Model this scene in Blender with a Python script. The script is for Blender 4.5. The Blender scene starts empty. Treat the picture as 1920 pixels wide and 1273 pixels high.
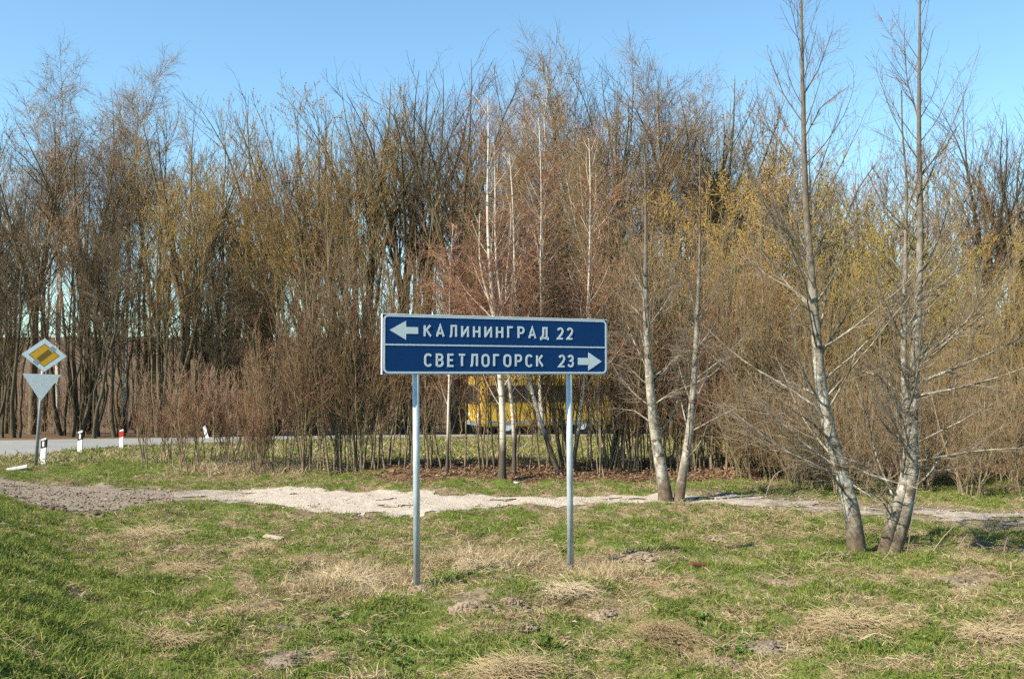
import bpy, bmesh, math, random
import numpy as np
from mathutils import Vector, Matrix

# ------------------------------------------------------------------ camera, sky, sun, exposure
SC = bpy.context.scene
COL = SC.collection
F = 1867.0; CX, CY = 960.0, 636.5; HZ = 703.0; CAMZ = 2.25
PITCH = math.atan((HZ - CY) / F)

cam_d = bpy.data.cameras.new('camera'); cam = bpy.data.objects.new('camera', cam_d)
COL.objects.link(cam); SC.camera = cam
cam_d.sensor_width = 36; cam_d.lens = F / 1920 * 36
cam_d.clip_start = 0.1; cam_d.clip_end = 5000
cam.location = (0, 0, CAMZ); cam.rotation_euler = (math.pi / 2 + PITCH, 0, 0)

SUN_DIR = Vector((-0.85, -0.53, 0)).normalized()          # horizontal direction towards the sun
SUN_EL = math.radians(43)
sv = Vector((SUN_DIR.x * math.cos(SUN_EL), SUN_DIR.y * math.cos(SUN_EL), math.sin(SUN_EL)))
sun_d = bpy.data.lights.new('sun', 'SUN'); sun = bpy.data.objects.new('sun', sun_d); COL.objects.link(sun)
sun_d.energy = 5.0; sun_d.angle = math.radians(0.53); sun_d.color = (1.0, 0.92, 0.75)
sun.rotation_euler = sv.to_track_quat('Z', 'Y').to_euler()

world = bpy.data.worlds.new('World'); SC.world = world; world.use_nodes = True
wn = world.node_tree.nodes; wl = world.node_tree.links
bg = wn['Background']; sky = wn.new('ShaderNodeTexSky'); sky.sky_type = 'NISHITA'; sky.sun_disc = False
sky.sun_elevation = SUN_EL; sky.sun_rotation = math.atan2(SUN_DIR.x, SUN_DIR.y)
sky.air_density = 1.0; sky.dust_density = 0.2; sky.ozone_density = 0.7; sky.altitude = 0
tint = wn.new('ShaderNodeMix'); tint.data_type = 'RGBA'; tint.blend_type = 'MULTIPLY'      # even film cast over the whole sky
tint.inputs[0].default_value = 1.0; tint.inputs[7].default_value = (0.74, 0.97, 1.0, 1)
wl.new(sky.outputs[0], tint.inputs[6]); wl.new(tint.outputs[2], bg.inputs[0]); bg.inputs[1].default_value = 0.10
SC.view_settings.view_transform = 'Standard'; SC.view_settings.look = 'None'
SC.view_settings.exposure = 1.2; SC.view_settings.gamma = 1.0
SC.cycles.max_bounces = 3; SC.cycles.diffuse_bounces = 2; SC.cycles.use_adaptive_sampling = True; SC.cycles.adaptive_threshold = 0.03; SC.cycles.use_denoising = False; SC.cycles.transparent_max_bounces = 4

# ------------------------------------------------------------------ helpers
RNG = np.random.default_rng(7)
random.seed(7)

def P(px, py, Y):
    """world point seen at photo pixel (px, py) at forward distance Y"""
    u = (px - CX) / F; v = (CY - py) / F
    cp, sp = math.cos(PITCH), math.sin(PITCH)
    fy = cp - v * sp; fz = sp + v * cp
    s = Y / fy
    return Vector((u * s, Y, CAMZ + fz * s))

def nrm(a): return a / np.maximum(np.linalg.norm(a, axis=-1, keepdims=True), 1e-9)

_lat = np.random.default_rng(99).random((256, 256))
def vnoise(x, y, s=1.0, o=0.0):
    x = np.asarray(x, float) * s + o * 17.3; y = np.asarray(y, float) * s + o * 41.7
    xi = np.floor(x).astype(int); yi = np.floor(y).astype(int)
    fx = x - xi; fy = y - yi
    fx = fx * fx * (3 - 2 * fx); fy = fy * fy * (3 - 2 * fy)
    a = _lat[xi & 255, yi & 255]; b = _lat[(xi + 1) & 255, yi & 255]
    c = _lat[xi & 255, (yi + 1) & 255]; d = _lat[(xi + 1) & 255, (yi + 1) & 255]
    return (a * (1 - fx) + b * fx) * (1 - fy) + (c * (1 - fx) + d * fx) * fy
def fbm(x, y, s=1.0, o=0.0, n=4):
    r = 0; a = 0.5; t = 0
    for i in range(n):
        r = r + a * vnoise(x, y, s * 2 ** i, o + i); t += a; a *= 0.5
    return r / t
def sstep(a, b, x):
    t = np.clip((np.asarray(x, float) - a) / (b - a), 0, 1); return t * t * (3 - 2 * t)

def mesh_np(name, V, faces, mats=(), mat_idx=None, smooth=False):
    """faces: list of int arrays (n,3) / (n,4)"""
    me = bpy.data.meshes.new(name)
    V = np.asarray(V, np.float32)
    me.vertices.add(len(V)); me.vertices.foreach_set('co', V.ravel())
    faces = [np.asarray(f, np.int32) for f in faces if len(f)]
    loops = np.concatenate([f.ravel() for f in faces])
    tot = np.concatenate([np.full(len(f), f.shape[1], np.int32) for f in faces])
    start = np.concatenate([[0], np.cumsum(tot)[:-1]]).astype(np.int32)
    me.loops.add(len(loops)); me.loops.foreach_set('vertex_index', loops)
    me.polygons.add(len(tot)); me.polygons.foreach_set('loop_start', start); me.polygons.foreach_set('loop_total', tot)
    for m in mats: me.materials.append(m)
    if mat_idx is not None: me.polygons.foreach_set('material_index', np.asarray(mat_idx, np.int32))
    if smooth: me.polygons.foreach_set('use_smooth', np.ones(len(tot), bool))
    me.update(calc_edges=True)
    return me

def obj(name, me, parent=None, loc=None, rot=None):
    o = bpy.data.objects.new(name, me); COL.objects.link(o)
    if parent: o.parent = parent
    if loc is not None: o.location = loc
    if rot is not None: o.rotation_euler = rot
    return o
def tag(o, label=None, cat=None, group=None, kind=None):
    if label: o['label'] = label
    if cat: o['category'] = cat
    if group: o['group'] = group
    if kind: o['kind'] = kind
    return o
def empty(name, loc=(0, 0, 0), rz=0.0, s=1.0):
    o = bpy.data.objects.new(name, None); COL.objects.link(o)
    o.location = loc; o.rotation_euler = (0, 0, rz); o.scale = (s, s, s); o.empty_display_size = 0.2
    return o

class MB:
    """collects simple solids into one mesh"""
    def __init__(s): s.bm = bmesh.new()
    def box(s, c, d, bev=0.0, rot=None):
        m = Matrix.Translation(c)
        if rot is not None: m = m @ rot
        r = bmesh.ops.create_cube(s.bm, size=1.0, matrix=m @ Matrix.Diagonal((d[0], d[1], d[2], 1)))
        if bev:
            es = list({e for v in r['verts'] for e in v.link_edges})
            bmesh.ops.bevel(s.bm, geom=es, offset=bev, segments=2, profile=0.6, affect='EDGES')
        return s
    def cyl(s, a, b, r0, r1=None, n=12):
        a = Vector(a); b = Vector(b); d = b - a
        q = d.to_track_quat('Z', 'Y').to_matrix().to_4x4()
        bmesh.ops.create_cone(s.bm, cap_ends=True, segments=n, radius1=r0, radius2=r0 if r1 is None else r1, depth=d.length,
                              matrix=Matrix.Translation((a + b) / 2) @ q)
        return s
    def prism(s, poly, z0, z1):
        """poly in local XZ plane extruded along Y from z0 to z1"""
        a = [s.bm.verts.new((p[0], z0, p[1])) for p in poly]; b = [s.bm.verts.new((p[0], z1, p[1])) for p in poly]
        n = len(poly)
        s.bm.faces.new(a); s.bm.faces.new(b[::-1])
        for i in range(n): s.bm.faces.new((a[i], b[i], b[(i + 1) % n], a[(i + 1) % n]))
        return s
    def ring(s, outer, inner, z0, z1):
        n = len(outer)
        A = [s.bm.verts.new((p[0], z0, p[1])) for p in outer]; B = [s.bm.verts.new((p[0], z0, p[1])) for p in inner]
        C = [s.bm.verts.new((p[0], z1, p[1])) for p in outer]; D = [s.bm.verts.new((p[0], z1, p[1])) for p in inner]
        for i in range(n):
            j = (i + 1) % n
            s.bm.faces.new((A[i], A[j], B[j], B[i])); s.bm.faces.new((C[i], D[i], D[j], C[j]))
            s.bm.faces.new((A[i], C[i], C[j], A[j])); s.bm.faces.new((B[i], B[j], D[j], D[i]))
        return s
    def build(s, name, mat, parent=None, smooth=False, loc=None, rot=None):
        bmesh.ops.recalc_face_normals(s.bm, faces=s.bm.faces)
        me = bpy.data.meshes.new(name); s.bm.to_mesh(me); s.bm.free()
        me.materials.append(mat)
        if smooth:
            for p in me.polygons: p.use_smooth = True
        return obj(name, me, parent, loc, rot)

# ------------------------------------------------------------------ materials
class NT:
    def __init__(s, name):
        s.m = bpy.data.materials.new(name); s.m.use_nodes = True
        s.n = s.m.node_tree.nodes; s.l = s.m.node_tree.links; s.b = s.n['Principled BSDF']
    def new(s, t, **kw):
        x = s.n.new(t)
        for k, v in kw.items(): setattr(x, k, v)
        return x
    def link(s, a, b): s.l.new(a, b)
    def coord(s, kind='Object', scale=None):
        t = s.new('ShaderNodeTexCoord'); o = t.outputs[kind]
        if scale is not None:
            mp = s.new('ShaderNodeMapping'); mp.inputs['Scale'].default_value = scale; s.link(o, mp.inputs[0]); o = mp.outputs[0]
        return o
    def noise(s, vec, scale, detail=4, rough=0.6, w=0):
        x = s.new('ShaderNodeTexNoise'); x.inputs['Scale'].default_value = scale; x.inputs['Detail'].default_value = detail
        x.inputs['Roughness'].default_value = rough
        if vec is not None: s.link(vec, x.inputs['Vector'])
        return x.outputs['Fac']
    def ramp(s, fac, stops, interp='LINEAR'):
        r = s.new('ShaderNodeValToRGB'); r.color_ramp.interpolation = interp
        el = r.color_ramp.elements
        while len(el) < len(stops): el.new(0.5)
        for e, (p, c) in zip(el, stops):
            e.position = p; e.color = (*c, 1) if len(c) == 3 else c
        s.link(fac, r.inputs[0]); return r.outputs[0]
    def mix(s, fac, a, b, mode='MIX'):
        x = s.new('ShaderNodeMix'); x.data_type = 'RGBA'; x.blend_type = mode
        for sock, v in ((x.inputs[0], fac), (x.inputs[6], a), (x.inputs[7], b)):
            if hasattr(v, 'links'): s.link(v, sock)
            elif isinstance(v, (int, float)): sock.default_value = v
            else: sock.default_value = (*v, 1)
        return x.outputs[2]
    def math(s, op, a, b=0.0):
        x = s.new('ShaderNodeMath', operation=op)
        for sock, v in ((x.inputs[0], a), (x.inputs[1], b)):
            if hasattr(v, 'links'): s.link(v, sock)
            else: sock.default_value = v
        return x.outputs[0]
    def attr(s, name, kind='GEOMETRY'):
        a = s.new('ShaderNodeAttribute'); a.attribute_name = name; a.attribute_type = kind; return a
    def rnd(s): return s.new('ShaderNodeObjectInfo').outputs['Random']
    def bump(s, h, strength=0.3, dist=0.02):
        b = s.new('ShaderNodeBump'); b.inputs['Strength'].default_value = strength; b.inputs['Distance'].default_value = dist
        s.link(h, b.inputs['Height']); s.link(b.outputs[0], s.b.inputs['Normal'])
    def out(s, col, rough=0.8, metal=0.0, spec=0.3):
        if hasattr(col, 'links'): s.link(col, s.b.inputs['Base Color'])
        else: s.b.inputs['Base Color'].default_value = (*col, 1)
        if hasattr(rough, 'links'): s.link(rough, s.b.inputs['Roughness'])
        else: s.b.inputs['Roughness'].default_value = rough
        s.b.inputs['Metallic'].default_value = metal; s.b.inputs['Specular IOR Level'].default_value = spec
        return s.m

def sc(c, k): return tuple(min(1.0, x * k) for x in c)

def twig_mat(name, c, var=0.35, spec=0.1):
    t = NT(name); n = t.noise(t.coord('Object'), 1.3, 2)
    col = t.ramp(n, [(0.3, sc(c, 1 - var)), (0.7, sc(c, 1 + var))])
    col = t.mix(t.rnd(), col, sc(c, 1.2)); return t.out(col, 0.8, 0, spec)

def bark_mat(name, dark, light, moss=None, zs=0.5):
    t = NT(name); co = t.coord('Object', (1, 1, zs))
    n1 = t.noise(co, 7, 6, 0.65); n2 = t.noise(t.coord('Object', (1, 1, 0.5)), 1.7, 4)
    col = t.ramp(n1, [(0.3, dark), (0.52, sc(light, 0.75)), (0.68, light)])
    if moss: col = t.mix(t.ramp(n2, [(0.45, (0, 0, 0)), (0.62, (1, 1, 1))]), col, moss)
    t.bump(n1, 0.6, 0.02); return t.out(col, 0.85, 0, 0.2)

def birch_mat():
    t = NT('birch_bark'); co = t.coord('Object', (1.2, 1.2, 9))
    n = t.noise(co, 1.6, 5, 0.7); n2 = t.noise(t.coord('Object', (3, 3, 1.5)), 1.0, 3)
    white = t.ramp(n2, [(0.3, (0.36, 0.30, 0.235)), (0.7, (0.56, 0.50, 0.42))])
    col = t.mix(t.ramp(n, [(0.56, (0, 0, 0)), (0.63, (1, 1, 1))]), white, (0.05, 0.04, 0.03))
    sep = t.new('ShaderNodeSeparateXYZ'); t.link(t.coord('Object'), sep.inputs[0])
    low = t.math('ADD', sep.outputs[2], t.math('MULTIPLY', n2, -1.4))
    lowm = t.ramp(t.math('MULTIPLY', low, 1.0), [(0.0, (1, 1, 1)), (0.5, (0, 0, 0))])
    col = t.mix(lowm, col, (0.07, 0.055, 0.04))
    t.bump(n, 0.3, 0.01); return t.out(col, 0.7, 0, 0.25)

def alder_mat():
    t = NT('alder_bark'); co = t.coord('Object', (1, 1, 0.6))
    n1 = t.noise(co, 9, 6, 0.7); n2 = t.noise(t.coord('Object', (1, 1, 2.2)), 3.2, 4)
    col = t.ramp(n1, [(0.28, (0.055, 0.045, 0.034)), (0.44, (0.16, 0.14, 0.11)), (0.64, (0.34, 0.31, 0.255))])
    band = t.ramp(n2, [(0.55, (0, 0, 0)), (0.63, (1, 1, 1))])
    col = t.mix(band, col, (0.085, 0.06, 0.04))
    li = t.ramp(t.noise(t.coord('Object'), 6.5, 5), [(0.56, (0, 0, 0)), (0.64, (1, 1, 1))])
    col = t.mix(li, col, (0.40, 0.385, 0.34))
    sep = t.new('ShaderNodeSeparateXYZ'); t.link(t.coord('Object'), sep.inputs[0])
    lowm = t.ramp(t.math('ADD', sep.outputs[2], t.math('MULTIPLY', n1, 0.5)), [(0.45, (1, 1, 1)), (0.9, (0, 0, 0))])
    col = t.mix(lowm, col, t.ramp(n1, [(0.3, (0.045, 0.034, 0.023)), (0.7, (0.16, 0.118, 0.08))]))
    hi = t.ramp(t.math('MULTIPLY', t.math('ADD', sep.outputs[2], t.math('MULTIPLY', n2, 2.0)), 0.125), [(0.40, (0, 0, 0)), (0.72, (1, 1, 1))])
    col = t.mix(hi, col, t.ramp(n1, [(0.3, (0.07, 0.055, 0.042)), (0.7, (0.17, 0.135, 0.10))]))
    t.bump(n1, 0.7, 0.02); return t.out(col, 0.85, 0, 0.2)

def leaf_mat(name, cols, trans=0.35, rough=0.7, per='inst'):
    """blades: colour by instance random, some translucency"""
    t = NT(name)
    r = t.rnd(); n = t.noise(t.coord('Object'), 9.0, 2)
    f = t.math('ADD', t.math('MULTIPLY', r, 0.75), t.math('MULTIPLY', n, 0.25))
    k = len(cols)
    col = t.ramp(f, [(0.12 + 0.76 * i / max(1, k - 1), c) for i, c in enumerate(cols)])
    m = t.out(col, rough, 0, 0.25)
    tr = t.new('ShaderNodeBsdfTranslucent'); t.link(col, tr.inputs[0])
    mx = t.new('ShaderNodeMixShader'); mx.inputs[0].default_value = trans
    t.link(t.b.outputs[0], mx.inputs[1]); t.link(tr.outputs[0], mx.inputs[2])
    t.link(mx.outputs[0], t.n['Material Output'].inputs[0]); return m

def plain(name, c, rough=0.5, metal=0.0, spec=0.4, grime=0.12, scale=6):
    t = NT(name); n = t.noise(t.coord('Object'), scale, 5)
    col = t.ramp(n, [(0.3, sc(c, 1 - grime)), (0.7, sc(c, 1 + grime * 0.4))])
    return t.out(col, rough, metal, spec)

M = {}
M['trunk_dark'] = bark_mat('trunk_dark', (0.025, 0.02, 0.014), (0.10, 0.08, 0.056), (0.08, 0.07, 0.034))
M['trunk_brown'] = bark_mat('trunk_brown', (0.05, 0.036, 0.025), (0.19, 0.14, 0.09), (0.12, 0.10, 0.05))
M['trunk_grey'] = bark_mat('trunk_grey', (0.08, 0.07, 0.055), (0.26, 0.23, 0.18))
M['birch'] = birch_mat()
M['alder'] = alder_mat()
M['twig_grey'] = twig_mat('twig_grey', (0.105, 0.077, 0.048))
M['twig_brown'] = twig_mat('twig_brown', (0.20, 0.132, 0.07))
M['twig_red'] = twig_mat('twig_red', (0.24, 0.125, 0.078))
M['twig_ochre'] = twig_mat('twig_ochre', (0.235, 0.158, 0.06))
M['twig_alder'] = twig_mat('twig_alder', (0.17, 0.135, 0.10))
M['bud_ochre'] = twig_mat('bud_ochre', (0.31, 0.20, 0.062), 0.3)
M['bud_yellow'] = twig_mat('bud_yellow', (0.31, 0.24, 0.05), 0.3)
M['bud_brown'] = twig_mat('bud_brown', (0.23, 0.14, 0.085), 0.3)
M['stem_hedge'] = bark_mat('stem_hedge', (0.07, 0.052, 0.036), (0.26, 0.20, 0.13), (0.15, 0.125, 0.06))
M['grass'] = leaf_mat('grass_blades', [(0.075, 0.12, 0.018), (0.125, 0.175, 0.027), (0.19, 0.22, 0.047), (0.27, 0.255, 0.082)])
M['dry'] = leaf_mat('dry_blades', [(0.17, 0.12, 0.062), (0.31, 0.235, 0.135), (0.46, 0.37, 0.24)], 0.25)
M['weed'] = leaf_mat('weed_leaves', [(0.06, 0.12, 0.02), (0.10, 0.17, 0.03), (0.15, 0.20, 0.045)], .3)
M['straw'] = leaf_mat('straw_stalks', [(0.28, 0.205, 0.11), (0.41, 0.315, 0.185), (0.54, 0.435, 0.29)], 0.2)
M['litter'] = leaf_mat('litter_leaves', [(0.10, 0.055, 0.03), (0.17, 0.10, 0.055), (0.26, 0.17, 0.10)], 0.15)
M['orange_leaf'] = leaf_mat('orange_leaves', [(0.40, 0.15, 0.03), (0.5, 0.21, 0.045)], 0.3)
M['soil'] = bark_mat('soil_clods', (0.085, 0.06, 0.04), (0.27, 0.208, 0.146), None, 1.0)
M['dark_soil'] = bark_mat('dark_clods', (0.05, 0.039, 0.029), (0.205, 0.165, 0.127), None, 1.0)
M['blue'] = plain('sign_blue', (0.003, 0.040, 0.145), 0.6, 0, 0.15, 0.1, 3)
M['sign_white'] = plain('sign_white', (0.60, 0.66, 0.68), 0.6, 0, 0.2, 0.06, 4)
M['edge_white'] = plain('sign_edge', (0.75, 0.76, 0.76), 0.4, 0.0, 0.5, 0.1)
t_ = NT('galvanised_steel'); n_ = t_.noise(t_.coord('Object', (1, 1, 0.35)), 14, 5)
M['steel'] = t_.out(t_.ramp(n_, [(0.3, (0.30, 0.34, 0.37)), (0.7, (0.50, 0.54, 0.57))]), 0.5, 0.25, 0.5)
M['steel_dark'] = plain('grey_steel', (0.22, 0.24, 0.26), 0.5, 0.2)
M['plate_grey'] = plain('plate_grey', (0.52, 0.57, 0.60), 0.5, 0, 0.4, 0.1, 5)
M['sign_yellow'] = plain('sign_yellow', (0.62, 0.33, 0.015), 0.4, 0, 0.4, 0.08, 4)
M['black'] = plain('black_paint', (0.015, 0.015, 0.016), 0.5)
M['red'] = plain('red_reflector', (0.45, 0.03, 0.02), 0.35)
M['white_paint'] = plain('white_paint', (0.80, 0.80, 0.78), 0.5, 0, 0.4, 0.08, 8)
M['bus_yellow'] = plain('bus_yellow', (0.60, 0.38, 0.05), 0.35, 0, 0.5, 0.08, 2)
M['glass'] = plain('dark_glass', (0.03, 0.035, 0.04), 0.08, 0, 0.6, 0.1)
M['rubber'] = plain('rubber', (0.02, 0.02, 0.02), 0.8)
M['lamp'] = plain('lamp_glass', (0.8, 0.8, 0.78), 0.15, 0, 0.6)
M['board'] = plain('pale_board', (0.33, 0.29, 0.235), 0.8, 0, 0.2, 0.2, 10)
M['bark_piece'] = plain('bark_piece', (0.12, 0.05, 0.025), 0.8, 0, 0.2, 0.3, 12)
M['stone'] = plain('white_stone', (0.45, 0.43, 0.40), 0.8, 0, 0.2, 0.15, 12)

# ------------------------------------------------------------------ terrain
def road_far(px):   # (photo column) -> forward distance of the road's far edge
    return np.interp(px, [-1500, -200, 100, 400, 700, 1000, 1400, 1900, 3200], [33, 34.0, 36.5, 41.5, 47.0, 51.0, 55.0, 58.5, 62])
def h_base(x, y):
    d = y - 33.0
    return -0.045 * (np.log1p(np.exp(np.clip(d / 2.0, -30, 30))) * 2.0) * np.where(y > 70, 70 / np.maximum(y, 1), 1.0)
def bank(x, y):
    xt = 2.07 - 0.58 * y
    return 0.88 * sstep(-0.1, 2.5, xt - x) * (1 - sstep(14.5, 21.0, y))
def on_path_w(x, y):
    """signed half-width measure of the gravel track: >0 inside"""
    px = 960 + x / np.maximum(y, 1) * F
    lo = np.interp(px, [-400, 0, 60, 150, 190, 280, 400, 500, 560, 640, 780, 900, 1100, 1250, 1400, 1600, 1800, 1950, 2400],
                   [925, 931, 948, 962, 964, 949, 945, 946, 957, 963, 961, 953, 951, 948, 955, 966, 984, 990, 1000])
    hi = np.interp(px, [-400, 0, 100, 200, 350, 480, 560, 640, 800, 960, 1080, 1250, 1400, 1600, 1800, 1950, 2400],
                   [880, 893, 907, 912, 918, 913, 911, 918, 922, 926, 927, 927, 925, 936, 950, 955, 965])
    dn = CAMZ * F / (lo - HZ); df = CAMZ * F / (hi - HZ)
    return np.minimum(y - dn, df - y), px
def ditch(x, y):
    c = 12.95 + 0.05 * (x - 5.5)
    w = np.exp(-((y - c) / 0.42) ** 2) * sstep(5.2, 6.1, x)
    return w
def hterr(x, y, micro=True):
    x = np.asarray(x, float); y = np.asarray(y, float)
    h = h_base(x, y) + bank(x, y)
    pw, _ = on_path_w(x, y)
    soft = 1 - 0.75 * sstep(-0.2, 0.4, pw) * (y < 24)
    near = 1 - sstep(24, 32, y)
    h = h + near * ((fbm(x, y, 0.35, 3) - 0.5) * 0.22 * soft)
    h = h + 0.12 * sstep(22, 25, y) * np.exp(-((y - 23.5) / 2.2) ** 2)
    if micro: h = h + near * (fbm(x, y, 1.9, 5, 3) - 0.5) * 0.24 * soft + near * (fbm(x, y, 6.0, 8, 2) - 0.5) * 0.085 * soft
    for ax, ay in ((-1.0, 10.95), (0.72, 11.75)):
        w_ = np.exp(-(((x - ax) ** 2 + (y - ay) ** 2) / 0.55) ** 1.5); h = h * (1 - w_) - 0.08 * w_
    h = h - 0.38 * ditch(x, y) + 0.12 * np.exp(-((y - 13.75) / 0.45) ** 2) * sstep(5.4, 6.4, x)
    h = h + 0.052 * sstep(95, 170, y) * (np.minimum(y, 520) - 90)
    return h
def G(px, py):
    """ground point at a photo pixel"""
    Y = CAMZ * F / max(py - HZ, 1.0)
    for _ in range(30):
        x = (px - CX) / F * Y
        z = float(hterr(x, Y))
        p = P(px, py, Y)
        e = p.z - z
        Y += e * Y / max(CAMZ - z, 0.3) * 0.7
        Y = min(max(Y, 3), 140)
    x = P(px, py, Y).x
    return Vector((x, Y, float(hterr(x, Y))))
def gz(x, y): return float(hterr(x, y))

# patches of dry grass and bare soil, in world metres: (x, y, rx, ry, strength)
def patch(px, py, rx, ry, s=1.0):
    g = G(px, py); return (g.x, g.y, rx, ry, s)
DRYP = [patch(*a) for a in [
    (960, 1075, 1.7, 0.9, 1.0), (1100, 1090, 0.9, 0.5, 1.0), (640, 1090, 1.1, 0.7, .8), (270, 1010, 0.7, 0.9, .9), (340, 1060, 0.9, 0.6, .8),
    (560, 1055, 0.7, 0.5, .8), (500, 1025, 0.5, 0.4, .8), (960, 1262, 0.8, 0.3, 1.0), (1240, 1185, 0.7, 0.4, .9), (1200, 1040, .6, .4, .9),
    (1600, 1180, 1.4, .7, .7), (1500, 1010, 2.0, .8, .55), (300, 1190, .7, .5, .7), (200, 1250, .6, .3, .5), (1850, 1180, 0.9, .5, .7),
    (1330, 1240, .9, .4, .5), (1000, 1010, 1.6, .6, .4), (1700, 1090, 1.2, .5, .55), (440, 880, 1.6, 1.6, .9), (620, 1220, .6, .4, .5), (430, 1145, .5, .35, .7), (250, 850, 1.2, 1.2, .4)]]
GREENP = [patch(*a) for a in [(720, 1215, .9, .5, 1.0), (700, 1150, .8, .4, .8), (860, 1080, .4, .25, .7), (420, 1000, .8, .6, .6), (900, 880, 6, .5, .6),
    (1420, 1130, .8, .5, .5), (1650, 920, 2, .6, .5), (60, 1120, 1.1, 2.2, 1.0), (200, 880, 2, 1.2, .5), (1300, 1000, 1, .6, .4), (330, 1130, .6, .8, .6)]]
SOILP = [patch(*a) for a in [(885, 1125, .28, .22, 1), (1015, 1132, .22, .16, 1), (1130, 1150, .22, .16, 1), (510, 1172, .3, .16, .9), (1800, 1095, .7, .3, .8), (440, 1140, .3, .14, .9),
    (530, 1225, .4, .16, .8), (280, 1010, .4, .3, .5), (1440, 1090, .5, .2, .6), (1300, 1050, .5, .2, .5), (1430, 1212, .3, .15, .8), (1500, 960, 2.2, .35, .55), (90, 865, .5, .6, .7), (1190, 1045, .4, .25, .7)]]
def psum(L, x, y):
    r = np.zeros_like(x)
    for (a, b, rx, ry, s) in L: r = np.maximum(r, s * np.exp(-((x - a) / rx) ** 2 - ((y - b) / ry) ** 2))
    return r
def masks(x, y):
    n = fbm(x, y, 0.9, 21, 4); n2 = fbm(x, y, 3.3, 33, 3)
    dry = 0.41 + 0.6 * psum(DRYP, x, y) - 0.48 * psum(GREENP, x, y) + (n - 0.5) * 1.1 + (n2 - 0.5) * 2.0 + (fbm(x, y, 9.0, 44, 2) - .5) * 1.0
    dry = dry - 0.45 * sstep(-0.3, 1.2, 2.07 - 0.58 * y - x) * (y < 19)
    dry = np.clip(dry, 0, 1)
    soil = np.clip(psum(SOILP, x, y) * 1.3 + (n2 - 0.62) * 2.0 * (n > 0.5), 0, 1)
    soil = np.maximum(soil, np.clip(ditch(x, y) * 1.6, 0, 1))
    pw, px = on_path_w(x, y)
    soil = np.maximum(soil, sstep(-0.5, 0.1, pw + (n2 - 0.5) * 1.2) * 0.9)
    lit = sstep(20.9, 21.5, y + (n2 - .5) * 1.2) * (1 - sstep(24.0, 25.5, y + (n2 - .5) * 2)) * sstep(640, 780, px)
    rf = road_far(px)
    lit = np.maximum(lit, sstep(2.0, 4.5, y - rf) * 1.0)
    lit = np.clip(lit, 0, 1)
    return dry, soil, lit

def axis(parts):
    a = [np.arange(s, e, st) for s, e, st in parts]; return np.concatenate(a + [[parts[-1][1]]])
def geo(start, end, st, k=1.16):
    r = [start]; 
    while r[-1] < end: r.append(r[-1] + st); st *= k
    return np.array(r)
xs_r = geo(13.0, 900, 0.14); xs = np.concatenate([-xs_r[::-1], np.arange(-12.9, 12.95, 0.1), xs_r])
ys_f = geo(23.0, 1500, 0.13, 1.055); ys_b = geo(5.6, 0, 0, 1)if False else None
yb = -geo(-4.5, 500, 0.2, 1.2)[::-1]
ys = np.concatenate([yb, np.arange(4.6, 22.95, 0.085), ys_f])
XX, YY = np.meshgrid(xs, ys)
ZZ = hterr(XX, YY)
nx, ny = len(xs), len(ys)
idx = np.arange(nx * ny).reshape(ny, nx)
Q = np.stack([idx[:-1, :-1], idx[:-1, 1:], idx[1:, 1:], idx[1:, :-1]], -1).reshape(-1, 4)

t = NT('meadow_ground')
at = t.attr('masks'); sp = t.new('ShaderNodeSeparateColor'); t.link(at.outputs['Color'], sp.inputs[0])
co = t.coord('Object'); nA = t.noise(co, 5, 6, 0.7); nB = t.noise(co, 28, 5, 0.7); nC = t.noise(co, 0.7, 4)
g1 = t.ramp(nB, [(0.3, (0.045, 0.06, 0.014)), (0.5, (0.09, 0.12, 0.025)), (0.7, (0.17, 0.17, 0.06))])
d1 = t.ramp(nB, [(0.3, (0.09, 0.063, 0.034)), (0.5, (0.20, 0.148, 0.085)), (0.7, (0.30, 0.235, 0.15))])
s1 = t.ramp(nA, [(0.3, (0.07, 0.052, 0.035)), (0.7, (0.24, 0.185, 0.135))])
l1 = t.ramp(nB, [(0.3, (0.05, 0.03, 0.018)), (0.7, (0.17, 0.11, 0.07))])
col = t.mix(t.ramp(t.math('ADD', sp.outputs[0], t.math('MULTIPLY', t.math('SUBTRACT', nA, 0.5), 0.8)), [(0.35, (0, 0, 0)), (0.7, (1, 1, 1))]), g1, d1)
col = t.mix(sp.outputs[1], col, s1); col = t.mix(sp.outputs[2], col, l1)
t.bump(nB, 0.6, 0.03)
ground_mat = t.out(col, 0.95, 0, 0.1)
gm = mesh_np('ground', np.stack([XX, YY, ZZ], -1).reshape(-1, 3), [Q], [ground_mat], smooth=True)
dry, soil, lit = masks(XX.ravel(), YY.ravel())
ca = gm.color_attributes.new('masks', 'FLOAT_COLOR', 'POINT')
ca.data.foreach_set('color', np.stack([dry, soil, lit, np.ones_like(dry)], -1).astype(np.float32).ravel())
tag(obj('ground', gm), kind='structure')

# ---- main road beyond the thicket, widening into the junction at the left
t = NT('asphalt'); co = t.coord('Object'); n1 = t.noise(co, 40, 4, 0.7); n2 = t.noise(co, 0.5, 4)
col = t.mix(t.ramp(n2, [(0.35, (0, 0, 0)), (0.65, (1, 1, 1))]), t.ramp(n1, [(0.3, (0.13, 0.13, 0.128)), (0.7, (0.205, 0.203, 0.198))]), t.ramp(n1, [(0.3, (0.165, 0.162, 0.155)), (0.7, (0.24, 0.234, 0.226))]))
t.bump(n1, 0.2, 0.01); asphalt = t.out(col, 0.85, 0, 0.3)
pxs = np.linspace(-900, 2500, 320)
far = road_far(pxs)
near_py = np.interp(pxs, [-900, -200, 0, 100, 240, 400, 520], [905, 880, 863, 850, 835, 828.5, 826])
near_d = np.where(pxs < 500, CAMZ * F / (near_py - HZ), 0)
reg = far - np.interp(pxs, [-900, 400, 700, 1900, 2500], [7, 7.0, 7.4, 7.0, 7])
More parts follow.
